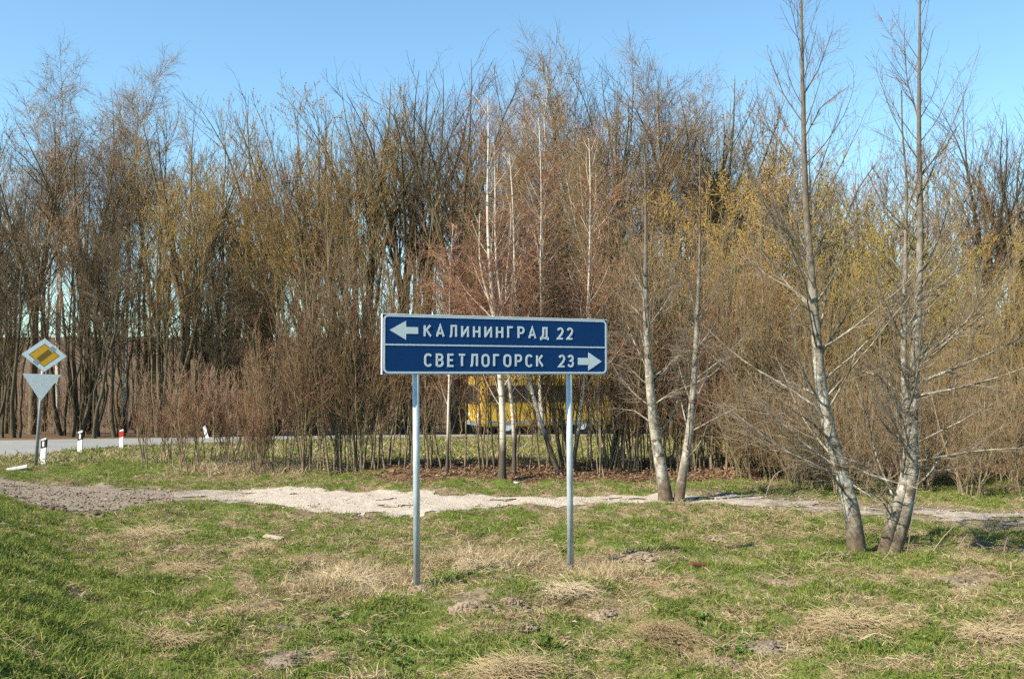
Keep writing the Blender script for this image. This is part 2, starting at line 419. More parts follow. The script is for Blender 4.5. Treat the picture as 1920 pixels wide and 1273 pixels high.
near = np.where(pxs < 380, np.minimum(near_d, reg), reg)
near = np.where((pxs >= 280) & (pxs < 480), np.minimum(near, np.interp(pxs, [280, 480], [31.8, 35.2])), near)
NR = 40
V = []
for k in range(NR + 1):
    yy = near + (far - near) * k / NR; xx = (pxs - CX) / F * yy
    jit = 0.0 if 0 < k < NR else 0.15
    yy = yy + jit * (vnoise(xx, yy, 1.5, 4) - 0.5)
    V.append(np.stack([xx, yy, h_base(xx, yy) + bank(xx, yy) + 0.055 + 0.0 * xx], -1))
V = np.array(V); n0, n1_ = V.shape[:2]; I = np.arange(n0 * n1_).reshape(n0, n1_)
Qr = np.stack([I[:-1, :-1], I[:-1, 1:], I[1:, 1:], I[1:, :-1]], -1).reshape(-1, 4)
tag(obj('road', mesh_np('road', V.reshape(-1, 3), [Qr], [asphalt], smooth=True)), kind='structure')

# ---- gravel track in front of the thicket
t = NT('track_gravel'); co = t.coord('Object'); n1 = t.noise(co, 22, 6, 0.75); n2 = t.noise(co, 1.6, 5, 0.65)
at = t.attr('tone'); sp = t.new('ShaderNodeSeparateColor'); t.link(at.outputs['Color'], sp.inputs[0])
pale = t.ramp(n1, [(0.25, (0.16, 0.128, 0.10)), (0.45, (0.34, 0.292, 0.245)), (0.7, (0.47, 0.415, 0.36))])
brn = t.ramp(n1, [(0.3, (0.085, 0.066, 0.049)), (0.55, (0.21, 0.172, 0.137)), (0.75, (0.31, 0.265, 0.22))])
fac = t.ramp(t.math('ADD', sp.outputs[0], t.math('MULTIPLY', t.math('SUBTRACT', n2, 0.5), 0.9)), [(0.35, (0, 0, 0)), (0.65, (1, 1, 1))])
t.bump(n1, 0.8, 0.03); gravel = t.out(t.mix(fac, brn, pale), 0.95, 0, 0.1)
def path_in(x, y):
    w, q = on_path_w(x, y)
    rag = (fbm(x, y, 1.1, 55, 4) - 0.5) * 1.5 + (fbm(x, y, 4.5, 60, 3) - 0.5) * 0.9
    patchy = np.interp(q, [0, 400, 600, 900, 1150, 1300, 1950], [0.05, 0.05, -0.12, -0.06, 0.1, 0.38, 0.32])
    hole = np.clip((0.40 - fbm(x, y * 1.6, 1.7, 63, 4)) * 6, 0, 1) * np.interp(q, [0, 700, 1000, 1900], [.5, .5, 1.0, 1.4])
    return np.minimum(w, 0.55) + rag * 0.7 - patchy - hole
gx = np.arange(-13, 12.5, 0.06); gy = np.arange(14.2, 22.2, 0.06)
GX, GY = np.meshgrid(gx, gy)
pw, ppx = on_path_w(GX, GY)
keep = path_in(GX, GY) > 0
keepc = keep[:-1, :-1] & keep[1:, 1:] & keep[1:, :-1] & keep[:-1, 1:]
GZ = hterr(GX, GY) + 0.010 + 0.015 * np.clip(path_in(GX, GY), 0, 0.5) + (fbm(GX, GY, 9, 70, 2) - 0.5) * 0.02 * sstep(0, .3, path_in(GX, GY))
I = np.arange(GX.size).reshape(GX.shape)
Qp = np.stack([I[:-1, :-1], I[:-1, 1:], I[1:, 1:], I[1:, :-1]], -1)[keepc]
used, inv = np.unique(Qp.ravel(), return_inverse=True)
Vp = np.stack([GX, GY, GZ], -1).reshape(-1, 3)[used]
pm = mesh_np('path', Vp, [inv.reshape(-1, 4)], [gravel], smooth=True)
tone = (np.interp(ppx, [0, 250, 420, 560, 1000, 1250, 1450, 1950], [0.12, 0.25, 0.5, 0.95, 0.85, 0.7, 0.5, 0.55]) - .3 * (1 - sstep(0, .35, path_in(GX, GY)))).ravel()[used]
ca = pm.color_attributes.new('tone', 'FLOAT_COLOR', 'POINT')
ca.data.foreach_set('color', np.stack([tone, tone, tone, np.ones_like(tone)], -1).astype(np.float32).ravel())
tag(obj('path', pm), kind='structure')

# ------------------------------------------------------------------ tree grower
def grow(rng, P0, R0, T, tr, ang, asd, lenf, up, K, rr, rmin, wob, cap=9.0, flat=0.0, bias=1.0):
    N, Kp = P0.shape[:2]
    seg = P0[:, 1:] - P0[:, :-1]; plen = np.linalg.norm(seg, axis=2).sum(1)
    idx = rng.choice(N, T, p=plen / plen.sum())
    tt = tr[0] + (tr[1] - tr[0]) * rng.random(T) ** bias
    f = tt * (Kp - 1); i = np.clip(np.floor(f).astype(int), 0, Kp - 2); w = (f - i)[:, None]
    pos = P0[idx, i] * (1 - w) + P0[idx, i + 1] * w
    rad = R0[idx, i] * (1 - w[:, 0]) + R0[idx, i + 1] * w[:, 0]
    tan = nrm(seg[idx, i])
    q = rng.normal(size=(T, 3)); q[:, 2] *= (1 - flat)
    perp = nrm(q - (q * tan).sum(1, keepdims=True) * tan)
    a = (ang(tt) if callable(ang) else ang) + asd * rng.normal(size=T)
    d = np.cos(a)[:, None] * tan + np.sin(a)[:, None] * perp
    L = lenf(tt, plen[idx]) * rng.uniform(0.6, 1.3, T)
    pts = [pos]
    for k in range(K - 1):
        d = nrm(d + np.array([0, 0, up / (K - 1)]) + wob * rng.normal(size=(T, 3)))
        pts.append(pts[-1] + d * (L / (K - 1))[:, None])
    r0 = np.minimum(np.maximum(rad * rr * rng.uniform(0.7, 1.1, T), rmin), cap)
    R = r0[:, None] * (1 - np.linspace(0, 1, K)[None]) + rmin * 0.55 * np.linspace(0, 1, K)[None]
    return np.stack(pts, 1), R

def tubes(sets):
    """sets: list of (P (N,K,3), R (N,K), S) -> verts, quads, per-set face counts"""
    Vs, Fs, cnt, off = [], [], [], 0
    for Pn, Rn, S in sets:
        N, K = Pn.shape[:2]
        tg = np.empty_like(Pn); tg[:, 1:-1] = Pn[:, 2:] - Pn[:, :-2]; tg[:, 0] = Pn[:, 1] - Pn[:, 0]; tg[:, -1] = Pn[:, -1] - Pn[:, -2]
        tg = nrm(tg)
        ref = np.where(np.abs(tg[:, :1, 2:3]) > 0.8, np.array([1.0, 0, 0]), np.array([0, 0, 1.0]))
        u = nrm(ref - (ref * tg).sum(-1, keepdims=True) * tg); v = np.cross(tg, u)
        a = np.arange(S) * 2 * np.pi / S
        ring = Pn[:, :, None] + Rn[:, :, None, None] * (np.cos(a)[None, None, :, None] * u[:, :, None] + np.sin(a)[None, None, :, None] * v[:, :, None])
        Vs.append(ring.reshape(-1, 3))
        I = off + np.arange(N * K * S).reshape(N, K, S); J = np.roll(I, -1, axis=2)
        Fq = np.stack([I[:, :-1], J[:, :-1], J[:, 1:], I[:, 1:]], -1).reshape(-1, 4)
        Fs.append(Fq); cnt.append(len(Fq)); off += N * K * S
    return np.concatenate(Vs), np.concatenate(Fs), cnt

TET = np.array([[1, 1, 1], [-1, -1, 1], [-1, 1, -1], [1, -1, -1]], float) / 1.7
def buds(rng, Pn, n, size):
    N, K = Pn.shape[:2]
    pool = rng.choice(N, max(2, int(N * .9)), replace=False); i = pool[rng.integers(0, len(pool), n)]; k = rng.integers(0, K - 1, n); w = rng.random(n)[:, None]
    c = Pn[i, k] * (1 - w) + Pn[i, k + 1] * w + rng.normal(size=(n, 3)) * size * 0.5
    s = size * rng.uniform(0.5, 1.2, n)[:, None, None]
    ax = rng.normal(size=(n, 3, 3)); q, _ = np.linalg.qr(ax)
    V = c[:, None] + np.einsum('ij,njk->nik', TET, q) * s * np.array([1, 1, 1.5])
    I = (np.arange(n) * 4)[:, None, None] + np.array([[0, 1, 2], [0, 3, 1], [0, 2, 3], [1, 3, 2]])[None]
    return V.reshape(-1, 3), I.reshape(-1, 3)

def resample(pts, K, wob=0.0, rng=None):
    pts = np.asarray(pts, float); s = np.concatenate([[0], np.cumsum(np.linalg.norm(np.diff(pts, axis=0), axis=1))])
    u = np.linspace(0, s[-1], K)
    out = np.stack([np.interp(u, s, pts[:, j]) for j in range(3)], 1)
    if len(pts) > 3:
        for _ in range(2): out[1:-1] = 0.25 * out[:-2] + 0.5 * out[1:-1] + 0.25 * out[2:]
    if wob:
        w = rng.normal(size=out.shape) * wob; w[0] = 0; w[:, 2] = 0
        out = out + np.cumsum(w, 0) * 0.6
    return out

def make_tree(name, rng, stems, r0, rt, m_trunk, m_twig, l1, l2, l3, bud=None, flare=1.4, S0=9, extra=None, l4=None, tap=0.9):
    """stems: list of (K,3); l1/l2/l3: dict for grow; returns (trunk mesh, crown mesh)"""
    P0 = np.stack(stems); K = P0.shape[1]
    u = np.linspace(0, 1, K)[None]
    r0 = np.broadcast_to(np.asarray(r0, float).reshape(-1, 1), (len(stems), 1))
    R0 = r0 * (1 - u) ** tap + rt * u
    R0 = R0 * (1 + (flare - 1) * np.exp(-u * K * 0.9))
    A = [(P0, R0, S0)]
    P1, R1 = grow(rng, P0, R0, **l1)
    if extra is not None: 
        Pe, Re = extra; P1s = [(P1, R1), (Pe, Re)]
        A.append((Pe, Re, 6))
    A.append((P1, R1, 5))
    V, Q, c = tubes(A)
    tm = mesh_np(name + '_trunk', V, [Q], [m_trunk], smooth=True)
    P2, R2 = grow(rng, P1, R1, **l2)
    if extra is not None:
        n2 = max(10, int(l2['T'] * extra[0].shape[0] / max(1, P1.shape[0]) * 1.6))
        d = dict(l2); d['T'] = n2; Pb, Rb = grow(rng, extra[0], extra[1], **d)
        P2 = np.concatenate([P2, Pb]); R2 = np.concatenate([R2, Rb])
    P3, R3 = grow(rng, P2, R2, **l3)
    B = [(P2, R2, 3), (P3, R3, 3)]
    if l4: 
        P4, R4 = grow(rng, P3, R3, **l4); B.append((P4, R4, 3))
    V, Q, c = tubes(B); fs = [Q]; mi = [np.zeros(len(Q), int)]; mats = [m_twig]
    if bud:
        Vb, Fb = buds(rng, P3, bud[0], bud[1]); fs.append(Fb + len(V)); V = np.concatenate([V, Vb]); mi.append(np.ones(len(Fb), int)); mats.append(bud[2])
    cm = mesh_np(name + '_crown', V, fs, mats, np.concatenate(mi))
    return tm, cm

def place_tree(name, protos, loc, rz, s, label, cat='tree', group=None, lean=(0, 0), sz=None):
    tm, cm = protos
    e = empty(name, loc, rz, s)
    if sz: e.scale = (s, s, sz)
    e.rotation_euler = (lean[0], lean[1], rz)
    obj('trunk', tm, e); obj('crown', cm, e)
    return tag(e, label, cat, group)

def stem_line(rng, H, lean=0.0, az=0.0, K=12, wob=0.05, base=(0, 0), curve=0.0):
    z = np.linspace(0, H, K); r = lean * z + curve * z * z / H
    p = np.stack([base[0] + r * math.cos(az), base[1] + r * math.sin(az), z], 1)
    w = rng.normal(size=(K, 2)) * wob; w[0] = 0
    p[:, :2] += np.cumsum(w, 0)
    p[0, 2] -= 0.25
    return p

# ---- prototypes of the wood
def proto_slender(seed, H=18, mt='trunk_dark', tw='twig_grey', bud=None, r0=0.155, T3=800, f0=0.4, T1=54, T2=300, n=None, spread=.12):
    r = np.random.default_rng(seed); n = n or int(r.integers(2, 6)); st = []
    for q in range(n):
        az = 2 * math.pi * q / n + r.normal() * .5
        st.append(stem_line(r, H * (1 if q == 0 else r.uniform(.7, .95)), spread * (r.uniform(.1, .4) if q == 0 else r.uniform(.4, 1.6)), az, 14, 0.07, (0.28 * math.cos(az) * (q > 0), 0.28 * math.sin(az) * (q > 0)), curve=r.uniform(-.06, .04)))
    return make_tree('slender_%d' % seed, r, st, [r0 * r.uniform(.6, 1.15) for i in range(len(st))], 0.008, M[mt], M[tw],
        dict(T=T1, tr=(f0, 0.99), bias=.75, ang=lambda t: .85 - .35 * t, asd=0.16, lenf=lambda t, l: H * (.10 + .16 * np.sin(np.pi * np.clip((t - f0 + .15) / (1.1 - f0), 0, 1))), up=0.42, K=7, rr=0.5, rmin=0.014, wob=0.06),
        dict(T=T2, tr=(0.15, 1), ang=0.45, asd=0.15, lenf=lambda t, l: 0.42 * l * (1.2 - .5 * t), up=0.2, K=4, rr=0.6, rmin=0.0105, wob=0.07),
        dict(T=T3, tr=(0.1, 1), ang=0.5, asd=0.2, lenf=lambda t, l: 0.5 * l + 0.15, up=0.15, K=3, rr=0.7, rmin=0.0072, wob=0.09), bud=bud, S0=7)
def proto_fan(seed, H=17, n=7, spread=0.3, mt='trunk_brown', tw='twig_ochre', bud=None, T3=800, az0=None, r0=0.135):
    r = np.random.default_rng(seed); st = []
    for i in range(n):
        az = (2 * math.pi * i / n + r.normal() * .3) if az0 is None else az0 + r.normal() * 0.6
        st.append(stem_line(r, H * r.uniform(0.75, 1.0), spread * r.uniform(0.3, 1.25), az, 14, 0.06, (0.25 * math.cos(az), 0.25 * math.sin(az)), curve=-0.1 * r.random()))
    return make_tree('fan_%d' % seed, r, st, [r0 * r.uniform(.7, 1.1) for _ in range(n)], 0.008, M[mt], M[tw],
        dict(T=66, tr=(0.34, 0.99), bias=.8, ang=0.3, asd=0.1, lenf=lambda t, l: H * (.12 + .13 * np.sin(np.pi * np.clip(t, 0, 1))), up=0.12, K=7, rr=0.5, rmin=0.015, wob=0.045),
        dict(T=320, tr=(0.12, 1), ang=0.38, asd=0.15, lenf=lambda t, l: 0.42 * l * (1.2 - .5 * t), up=0.15, K=4, rr=0.6, rmin=0.0105, wob=0.06),
        dict(T=T3, tr=(0.1, 1), ang=0.48, asd=0.2, lenf=lambda t, l: 0.48 * l + 0.15, up=0.15, K=3, rr=0.7, rmin=0.0062, wob=0.09), bud=bud, S0=7)
def proto_crown(seed, H=20, mt='trunk_dark', tw='twig_grey', bud=None, T3=900):
    """bare bole that opens into a wide fan-shaped crown"""
    r = np.random.default_rng(seed); st = []
    fork = H * r.uniform(.34, .44); n = 7
    for i in range(n):
        az = 2 * math.pi * i / n + r.normal() * .3
        p = np.array([[0, 0, -0.2], [0.05, 0, fork * 0.5], [0.1, 0.05, fork * r.uniform(.85, 1.1)],
                      [1.3 * math.cos(az), 1.3 * math.sin(az), fork + 3.0], [2.6 * math.cos(az) + r.normal() * .3, 2.6 * math.sin(az), fork + 6.5], [3.3 * math.cos(az) + r.normal() * .4, 3.3 * math.sin(az), H * r.uniform(.85, 1.0)]])
        if i == 0: p[3:, :2] *= .5; p[-1, 2] = H * .95
        else: p[-1, 2] = H * r.uniform(.78, .93); p[-1, :2] *= 1.15
        st.append(resample(p, 16, 0.06, r))
    return make_tree('crown_%d' % seed, r, st, 0.17, 0.008, M[mt], M[tw],
        dict(T=84, tr=(0.44, 0.99), bias=.8, ang=0.55, asd=0.16, lenf=lambda t, l: H * (.09 + .22 * (1 - t)), up=0.25, K=7, rr=0.5, rmin=0.011, wob=0.05),
        dict(T=360, tr=(0.12, 1), ang=0.55, asd=0.2, lenf=lambda t, l: 0.45 * l * (1.2 - .5 * t), up=0.3, K=4, rr=0.55, rmin=0.008, wob=0.09),
        dict(T=T3, tr=(0.1, 1), ang=0.55, asd=0.25, lenf=lambda t, l: 0.5 * l + 0.15, up=0.25, K=3, rr=0.7, rmin=0.0058, wob=0.12), bud=bud, S0=8)
def proto_birch(seed, H=21, T3=6000, r0=0.125, f0=0.54):
    r = np.random.default_rng(seed)
    st = [stem_line(r, H, 0.01, 0, 16, 0.10)]
    for i in range(2):
        z0 = H * r.uniform(0.5, 0.62); az = r.uniform(0, 6.3)
        st.append(resample([[0, 0, -0.2], list(np.array([np.interp(z0, st[0][:, 2], st[0][:, j]) for j in (0, 1)])) + [z0], [1.0 * math.cos(az), 1.0 * math.sin(az), z0 + 2.6], [1.7 * math.cos(az), 1.7 * math.sin(az), z0 + 5.5 + r.random()]], 16))
    return make_tree('birch_%d' % seed, r, st, [r0, r0 * .75, r0 * .75], 0.01, M['birch'], M['twig_brown'],
        dict(T=90, tr=(f0, 0.99), bias=.7, ang=0.66, asd=0.15, lenf=lambda t, l: H * (.10 + .13 * (1 - t)), up=0.36, K=7, rr=0.36, rmin=0.010, wob=0.08, cap=.045),
        dict(T=800, tr=(0.2, 1), ang=0.7, asd=0.25, lenf=lambda t, l: 0.4 * l, up=0.1, K=4, rr=0.5, rmin=0.0075, wob=0.12),
        dict(T=T3, tr=(0.1, 1), ang=0.6, asd=0.3, lenf=lambda t, l: 0.5 * l + 0.25, up=-0.35, K=3, rr=0.7, rmin=0.0055, wob=0.15), S0=8)
def proto_willow(seed, H=9.5, bud=None, T3=2300, tw='twig_ochre'):
    r = np.random.default_rng(seed); n = 7; st = []
    for i in range(n):
        az = 2 * math.pi * i / n + r.normal() * .4
        st.append(stem_line(r, H * r.uniform(0.7, 1), 0.32 * r.uniform(.2, 1.1), az, 12, 0.05, (.25 * math.cos(az), .25 * math.sin(az)), curve=-.08))
    return make_tree('willow_%d' % seed, r, st, 0.075, 0.01, M['trunk_brown'], M[tw],
        dict(T=90, tr=(0.12, 0.98), ang=0.5, asd=0.2, lenf=lambda t, l: 0.27 * H * (1.2 - .8 * t), up=0.35, K=6, rr=0.5, rmin=0.010, wob=0.08),
        dict(T=620, tr=(0.12, 1), ang=0.55, asd=0.2, lenf=lambda t, l: 0.42 * l * (1.2 - .5 * t), up=0.3, K=4, rr=0.55, rmin=0.0075, wob=0.1),
        dict(T=T3, tr=(0.1, 1), ang=0.55, asd=0.25, lenf=lambda t, l: 0.5 * l + 0.1, up=0.25, K=3, rr=0.7, rmin=0.0055, wob=0.12), bud=bud, S0=7)
def proto_sapling(seed, H=4.4, n=2, tw='twig_red', T3=230, spread=0.11, f0=0.14, r0=0.017, ang=0.42, l1=0.24):
    r = np.random.default_rng(seed); st = []
    for i in range(n):
        az = r.uniform(0, 6.3)
        st.append(stem_line(r, H * (1 - .18 * i * r.random()), spread * r.uniform(.2, 1.5), az, 10, 0.035, (.09 * i * math.cos(az), .09 * i * math.sin(az))))
    return make_tree('sapling_%d' % seed, r, st, [r0 * r.uniform(.7, 1.15) for _ in range(n)], 0.005, M['stem_hedge'], M[tw],
        dict(T=22 * n, tr=(f0, 0.99), ang=ang, asd=0.14, lenf=lambda t, l: l1 * H * (1.15 - .8 * t), up=0.3, K=5, rr=0.42, rmin=0.0045, wob=0.07),
        dict(T=80 * n, tr=(0.1, 1), ang=0.5, asd=0.2, lenf=lambda t, l: 0.42 * l * (1.2 - .5 * t), up=0.25, K=3, rr=0.6, rmin=0.0036, wob=0.1),
        dict(T=int(T3 / 2) * n, tr=(0.1, 1), ang=0.55, asd=0.25, lenf=lambda t, l: 0.55 * l + 0.06, up=0.2, K=2, rr=0.7, rmin=0.0030, wob=0.12), S0=6, flare=1.25)

BO, BY, BB = M['bud_ochre'], M['bud_yellow'], M['bud_brown']
PR = {}
PR['grey'] = [proto_slender(11), proto_slender(12, 17), proto_slender(13, 19, f0=.48), proto_slender(14, 16, 'trunk_dark', 'twig_brown', (1500, .035, BB))]
PR['ochre'] = [proto_slender(21, 17, 'trunk_brown', 'twig_ochre', (4800, .024, BO)), proto_fan(22, 16, 6, .2, bud=(6000, .024, BO)), proto_fan(23, 17, 7, .26, bud=(6000, .024, BO))]
PR['fan'] = [proto_fan(31, 17, 7, .46, 'trunk_dark', 'twig_ochre', (4800, .024, BO), az0=math.pi), proto_fan(32, 17, 7, .34, 'trunk_brown', 'twig_brown', (4000, .03, BB), az0=math.pi)]
PR['crown'] = [proto_crown(41), proto_crown(42, 19, 'trunk_brown', 'twig_brown', (3600, .03, BB))]
PR['crown_ochre'] = [proto_crown(43, 18, 'trunk_dark', 'twig_ochre', (6500, .024, BO)), proto_crown(44, 18, 'trunk_brown', 'twig_ochre', (6500, .024, BO))]
PR['birch'] = [proto_birch(51), proto_birch(52, 20)]
PR['young'] = [proto_slender(15, 9, r0=.085, T3=700, f0=.2, T1=26, T2=160, n=2), proto_slender(16, 10, r0=.08, T3=700, f0=.2, T1=26, T2=160, n=1)]
PR['brown'] = [proto_slender(61, 15, 'trunk_brown', 'twig_brown', (3600, .03, BB)), proto_slender(62, 16, 'trunk_grey', 'twig_red')]
PR['willow'] = [proto_willow(71, 9.5, (24000, .022, BY)), proto_willow(72, 9, (17000, .022, BO)), proto_willow(73, 9, (2500, .035, BB), tw='twig_brown')]
PR['sap'] = [proto_sapling(81 + i, 4.4, 1 + (i % 3), 'twig_red' if i % 2 == 0 else 'twig_brown') for i in range(6)]
PR['sapt'] = [proto_sapling(91 + i, 5.6, 2 + i % 2, ('twig_brown', 'twig_ochre')[i % 2], 330, .09, .2, .022, .55, .22) for i in range(4)]
PR['sapl'] = [proto_sapling(101 + i, 2.6, 2, 'twig_red', 130, .16, .25, .016) for i in range(3)]
PR['brush'] = [proto_sapling(111 + i, 3.0, 6, 'twig_brown', 150, .35, .08, .022, .6, .3) for i in range(3)]

# ------------------------------------------------------------------ the wood behind the road
SKY_X = [-200, 0, 60, 110, 150, 230, 300, 340, 400, 440, 500, 540, 590, 640, 690, 720, 750, 800, 850, 900, 940, 1010, 1090, 1140, 1180, 1240, 1300, 1350, 1380, 1450, 1500, 1560, 1610, 1650, 1700, 1750, 1800, 1860, 1900, 2100]
SKY_Y = [260, 265, 235, 215, 215, 205, 205, 200, 205, 235, 205, 235, 190, 185, 175, 200, 160, 135, 140, 175, 175, 190, 165, 140, 170, 190, 195, 205, 215, 215, 235, 260, 295, 325, 315, 300, 265, 205, 215, 220]
def place_wood(px, d, top_py, kind, label, group, rng, name='bare_tree', cat='tree'):
    pr = PR[kind][rng.integers(len(PR[kind]))]
    x = (px - CX) / F * d; z = gz(x, d) - 0.05
    top = P(px, top_py, d).z
    Hn = max(v.co.z for v in ())if False else PROTO_H[id(pr[1])]
    s = (top - z) / Hn
    return place_tree(name, pr, (x, d, z), rng.uniform(0, 6.28) if kind != 'fan' else rng.normal() * .35, s, label, cat, group)
PROTO_H = {}
for k, L in PR.items():
    for pr in L:
        co_ = np.empty(len(pr[1].vertices) * 3, np.float32); pr[1].vertices.foreach_get('co', co_)
        PROTO_H[id(pr[1])] = float(np.percentile(co_[2::3], 99.7))

rng = np.random.default_rng(5)
def zone_kind(px, row):
    r = rng.random()
    if px < 180: return 'grey'
    if px < 330: return 'grey' if r < .75 else 'ochre'
    if px < 480: return 'ochre' if r < .65 else 'grey'
    if px < 730: return 'fan' if r < .45 else ('ochre' if r < .85 else 'grey')
    if px < 920: return ('crown' if r < .4 else 'ochre' if r < .7 else 'grey')
    if px < 1120: return 'brown' if r < .6 else 'grey'
    if px < 1400: return 'brown' if r < .55 else ('ochre' if r < .8 else 'crown')
    if px < 1800: return 'ochre' if r < .5 else 'brown'
    return 'grey' if r < .7 else 'crown'
KINDW = dict(grey='grey-twigged bare tree', ochre='ochre-budded tree', fan='many-stemmed fan-shaped tree', crown='wide-crowned bare tree', crown_ochre='wide-crowned ochre-budded tree', brown='brown-twigged bare tree')
def wood_label(px, row, kd, top):
    w = ('front', 'middle', 'rear')[row]
    z = ('behind the diamond road sign', 'above the white marker posts', 'by the sky gap', 'behind the blue sign\'s left half',
         'behind the blue sign\'s right half', 'behind the forked tree', 'behind the two tall right-hand trees')
    i = int(np.searchsorted([180, 430, 640, 920, 1150, 1400], px))
    t_ = 'tall' if top < np.interp(px, SKY_X, SKY_Y) + 30 else 'shorter'
    return ('%s %s, %s rank of the wood %s' % (t_, KINDW[kd], w, z[i]), 'leafless trees of the wood, %s rank, %s' % (w, z[i]))
for row, (d0, d1_, step, drop) in enumerate([(44, 50, 135, 70), (52, 62, 150, 45), (64, 82, 125, 45)]):
    px = -140.0
    while px < 2080:
        d = rng.uniform(d0, d1_)
        d = max(d, float(road_far(px)) + 2.0 + 4.5 * row + rng.uniform(0, 3))
        if 385 < px < 530 and rng.random() < .7: px += step * .6; continue
        top = np.interp(px, SKY_X, SKY_Y) + drop + abs(rng.normal()) * (45 if row == 0 else 22)
        if row == 0 and px < 480: top += 30 * rng.random()
        kd = zone_kind(px, row); lb, gr = wood_label(px, row, kd, top)
        place_wood(px, d, top, kd, lb, gr, rng)
        px += step * rng.uniform(.55, 1.45)

for px, d, top, i in [(575, 47, 330, 0), (640, 49, 210, 1), (700, 47, 250, 0), (735, 52, 200, 1), (520, 50, 420, 0)]:
    x = (px - CX) / F * d; z = gz(x, d) - .05; pr = PR['fan'][i]
    place_tree('leaning_tree', pr, (x, d, z), 0.1 * i, (P(px, top, d).z - z) / PROTO_H[id(pr[1])], '%s many-stemmed tree leaning left, its foot %s' % ('ochre-budded' if i == 0 else 'brown', 'near the thicket\'s left end' if px < 600 else 'behind the blue sign\'s left end' if px > 690 else 'behind the thicket'), 'tree', 'many-stemmed trees leaning over the sky gap')

# the trees that make the skyline
for px, top, kd in [(8, 255, 'grey'), (62, 235, 'crown'), (160, 212, 'crown'), (290, 205, 'grey'), (348, 203, 'crown_ochre'), (408, 212, 'ochre'), (506, 192, 'crown'), (588, 186, 'crown_ochre'), (640, 192, 'ochre'), (690, 170, 'crown_ochre'), (752, 150, 'crown'), (800, 130, 'crown'), (852, 134, 'crown'), (893, 165, 'brown'),
                    (945, 158, 'brown'), (1058, 118, 'brown'), (1092, 142, 'grey'), (1136, 126, 'crown'), (1182, 150, 'crown'), (1288, 148, 'crown'), (1345, 165, 'crown_ochre'), (1402, 203, 'crown_ochre'), (1462, 218, 'brown'), (1530, 248, 'crown_ochre'), (1602, 288, 'brown'), (1665, 318, 'ochre'), (1722, 306, 'brown'), (1792, 262, 'grey'), (1862, 192, 'crown'), (1908, 204, 'crown')]:
    d = max(rng.uniform(51, 60), float(road_far(px)) + 4)
    z = next(b for a, b in [(30, 'at the left picture edge'), (110, 'above the diamond road sign'), (230, 'between the two left birches'), (320, 'right of the domed birch'), (380, 'above the tilting marker post'), (450, 'left of the sky gap'), (540, 'over the sky gap'), (615, 'right of the sky gap'), (665, 'above the orange leaves'), (720, 'above the sign\'s left end'),
        (780, 'above the left sign post'), (825, 'right above the left sign post'), (870, 'above the left arrow\'s place name'), (920, 'left of the centre birches'), (1000, 'behind the centre birches'), (1075, 'right of the tallest birch'), (1115, 'above the right sign post'), (1160, 'above the sign\'s right end'), (1215, 'above the forked tree\'s left trunk'), (1310, 'above the forked tree\'s right trunk'),
        (1370, 'right of the forked tree'), (1430, 'far right of the forked tree'), (1490, 'left of the single-trunked tall tree'), (1560, 'behind the single-trunked tall tree'), (1630, 'between the two tall trees'), (1690, 'left of the twin-trunked tall tree'), (1750, 'behind the twin-trunked tall tree'), (1830, 'right of the twin-trunked tall tree'), (1885, 'near the right picture edge'), (9999, 'at the right picture edge')] if px < a)
    place_wood(px, d, top - 28, kd, 'skyline %s %s' % (KINDW[kd], z), 'trees that make the skyline', rng, 'skyline_tree')

# tall birches whose white limbs stand above the wood
for px, d, top, i, lb in [(108, 58, 92, 0, 'airy birch with thin white trunk standing tallest at the far left'),
                          (235, 60, 95, 1, 'domed birch with forked white limbs rising left of centre above the wood'),
                          (1012, 44, 62, 0, 'tallest white birch rising above the wood behind the blue sign'),
                          (1245, 56, 90, 1, 'white limbed birch crown rising above the wood left of the forked tree'),
                          (1320, 60, 140, 0, 'birch crown with pale limbs at the right shoulder of the wood'),
                          (1105, 40, 190, 1, 'white birch trunk between the blue sign and the forked tree')]:
    x = (px - CX) / F * d; z = gz(x, d) - .05; pr = PR['birch'][i]
    place_tree('birch_tree', pr, (x, d, z), px * .7, (P(px, top, d).z - z) / PROTO_H[id(pr[1])], lb, 'birch', 'tall birches in the wood')

# rank of thin trunks and brushwood deep in the wood: reads as one mass
def brush_mass(seed, N, x0, x1, y0, y1, H0, H1, r=0.03, twigs=14):
    rr = np.random.default_rng(seed)
    pxx = rr.uniform(x0, x1, N); yy = rr.uniform(y0, y1, N); xx = (pxx - CX) / F * yy
    zz = hterr(xx, yy) - .1; H = rr.uniform(H0, H1, N)
    K = 5; u = np.linspace(0, 1, K)
    le = rr.normal(size=(N, 2)) * .08
    Pm = np.stack([xx[:, None] + le[:, :1] * H[:, None] * u + rr.normal(size=(N, K)) * .05, yy[:, None] + le[:, 1:] * H[:, None] * u, zz[:, None] + H[:, None] * u], -1)
    Rm = (r * rr.uniform(.5, 1.4, N))[:, None] * (1 - .75 * u[None])
    P2, R2 = grow(rr, Pm, Rm, T=N * twigs, tr=(0.1, 1), ang=.7, asd=.25, lenf=lambda t, l: .26 * l * (1.1 - .6 * t), up=.35, K=4, rr=.5, rmin=.011, wob=.12)
    return tubes([(Pm, Rm, 4), (P2, R2, 3)])
V, Q, _ = brush_mass(3, 1100, -200, 2150, 74, 104, 3.0, 9.0)
tag(obj('distant_wood', mesh_np('distant_wood', V, [Q], [M['twig_grey']])), 'brown mass of thin trunks and brushwood deep in the wood', 'wood', kind='stuff')
V, Q, _ = brush_mass(4, 600, -160, 2100, 46, 70, 1.2, 3.2, .02, 16)
ym = V[:, 1]
tag(obj('undergrowth', mesh_np('undergrowth', V, [Q], [M['twig_brown']])), 'low tangled brown undergrowth on the floor of the wood', 'undergrowth', kind='stuff')
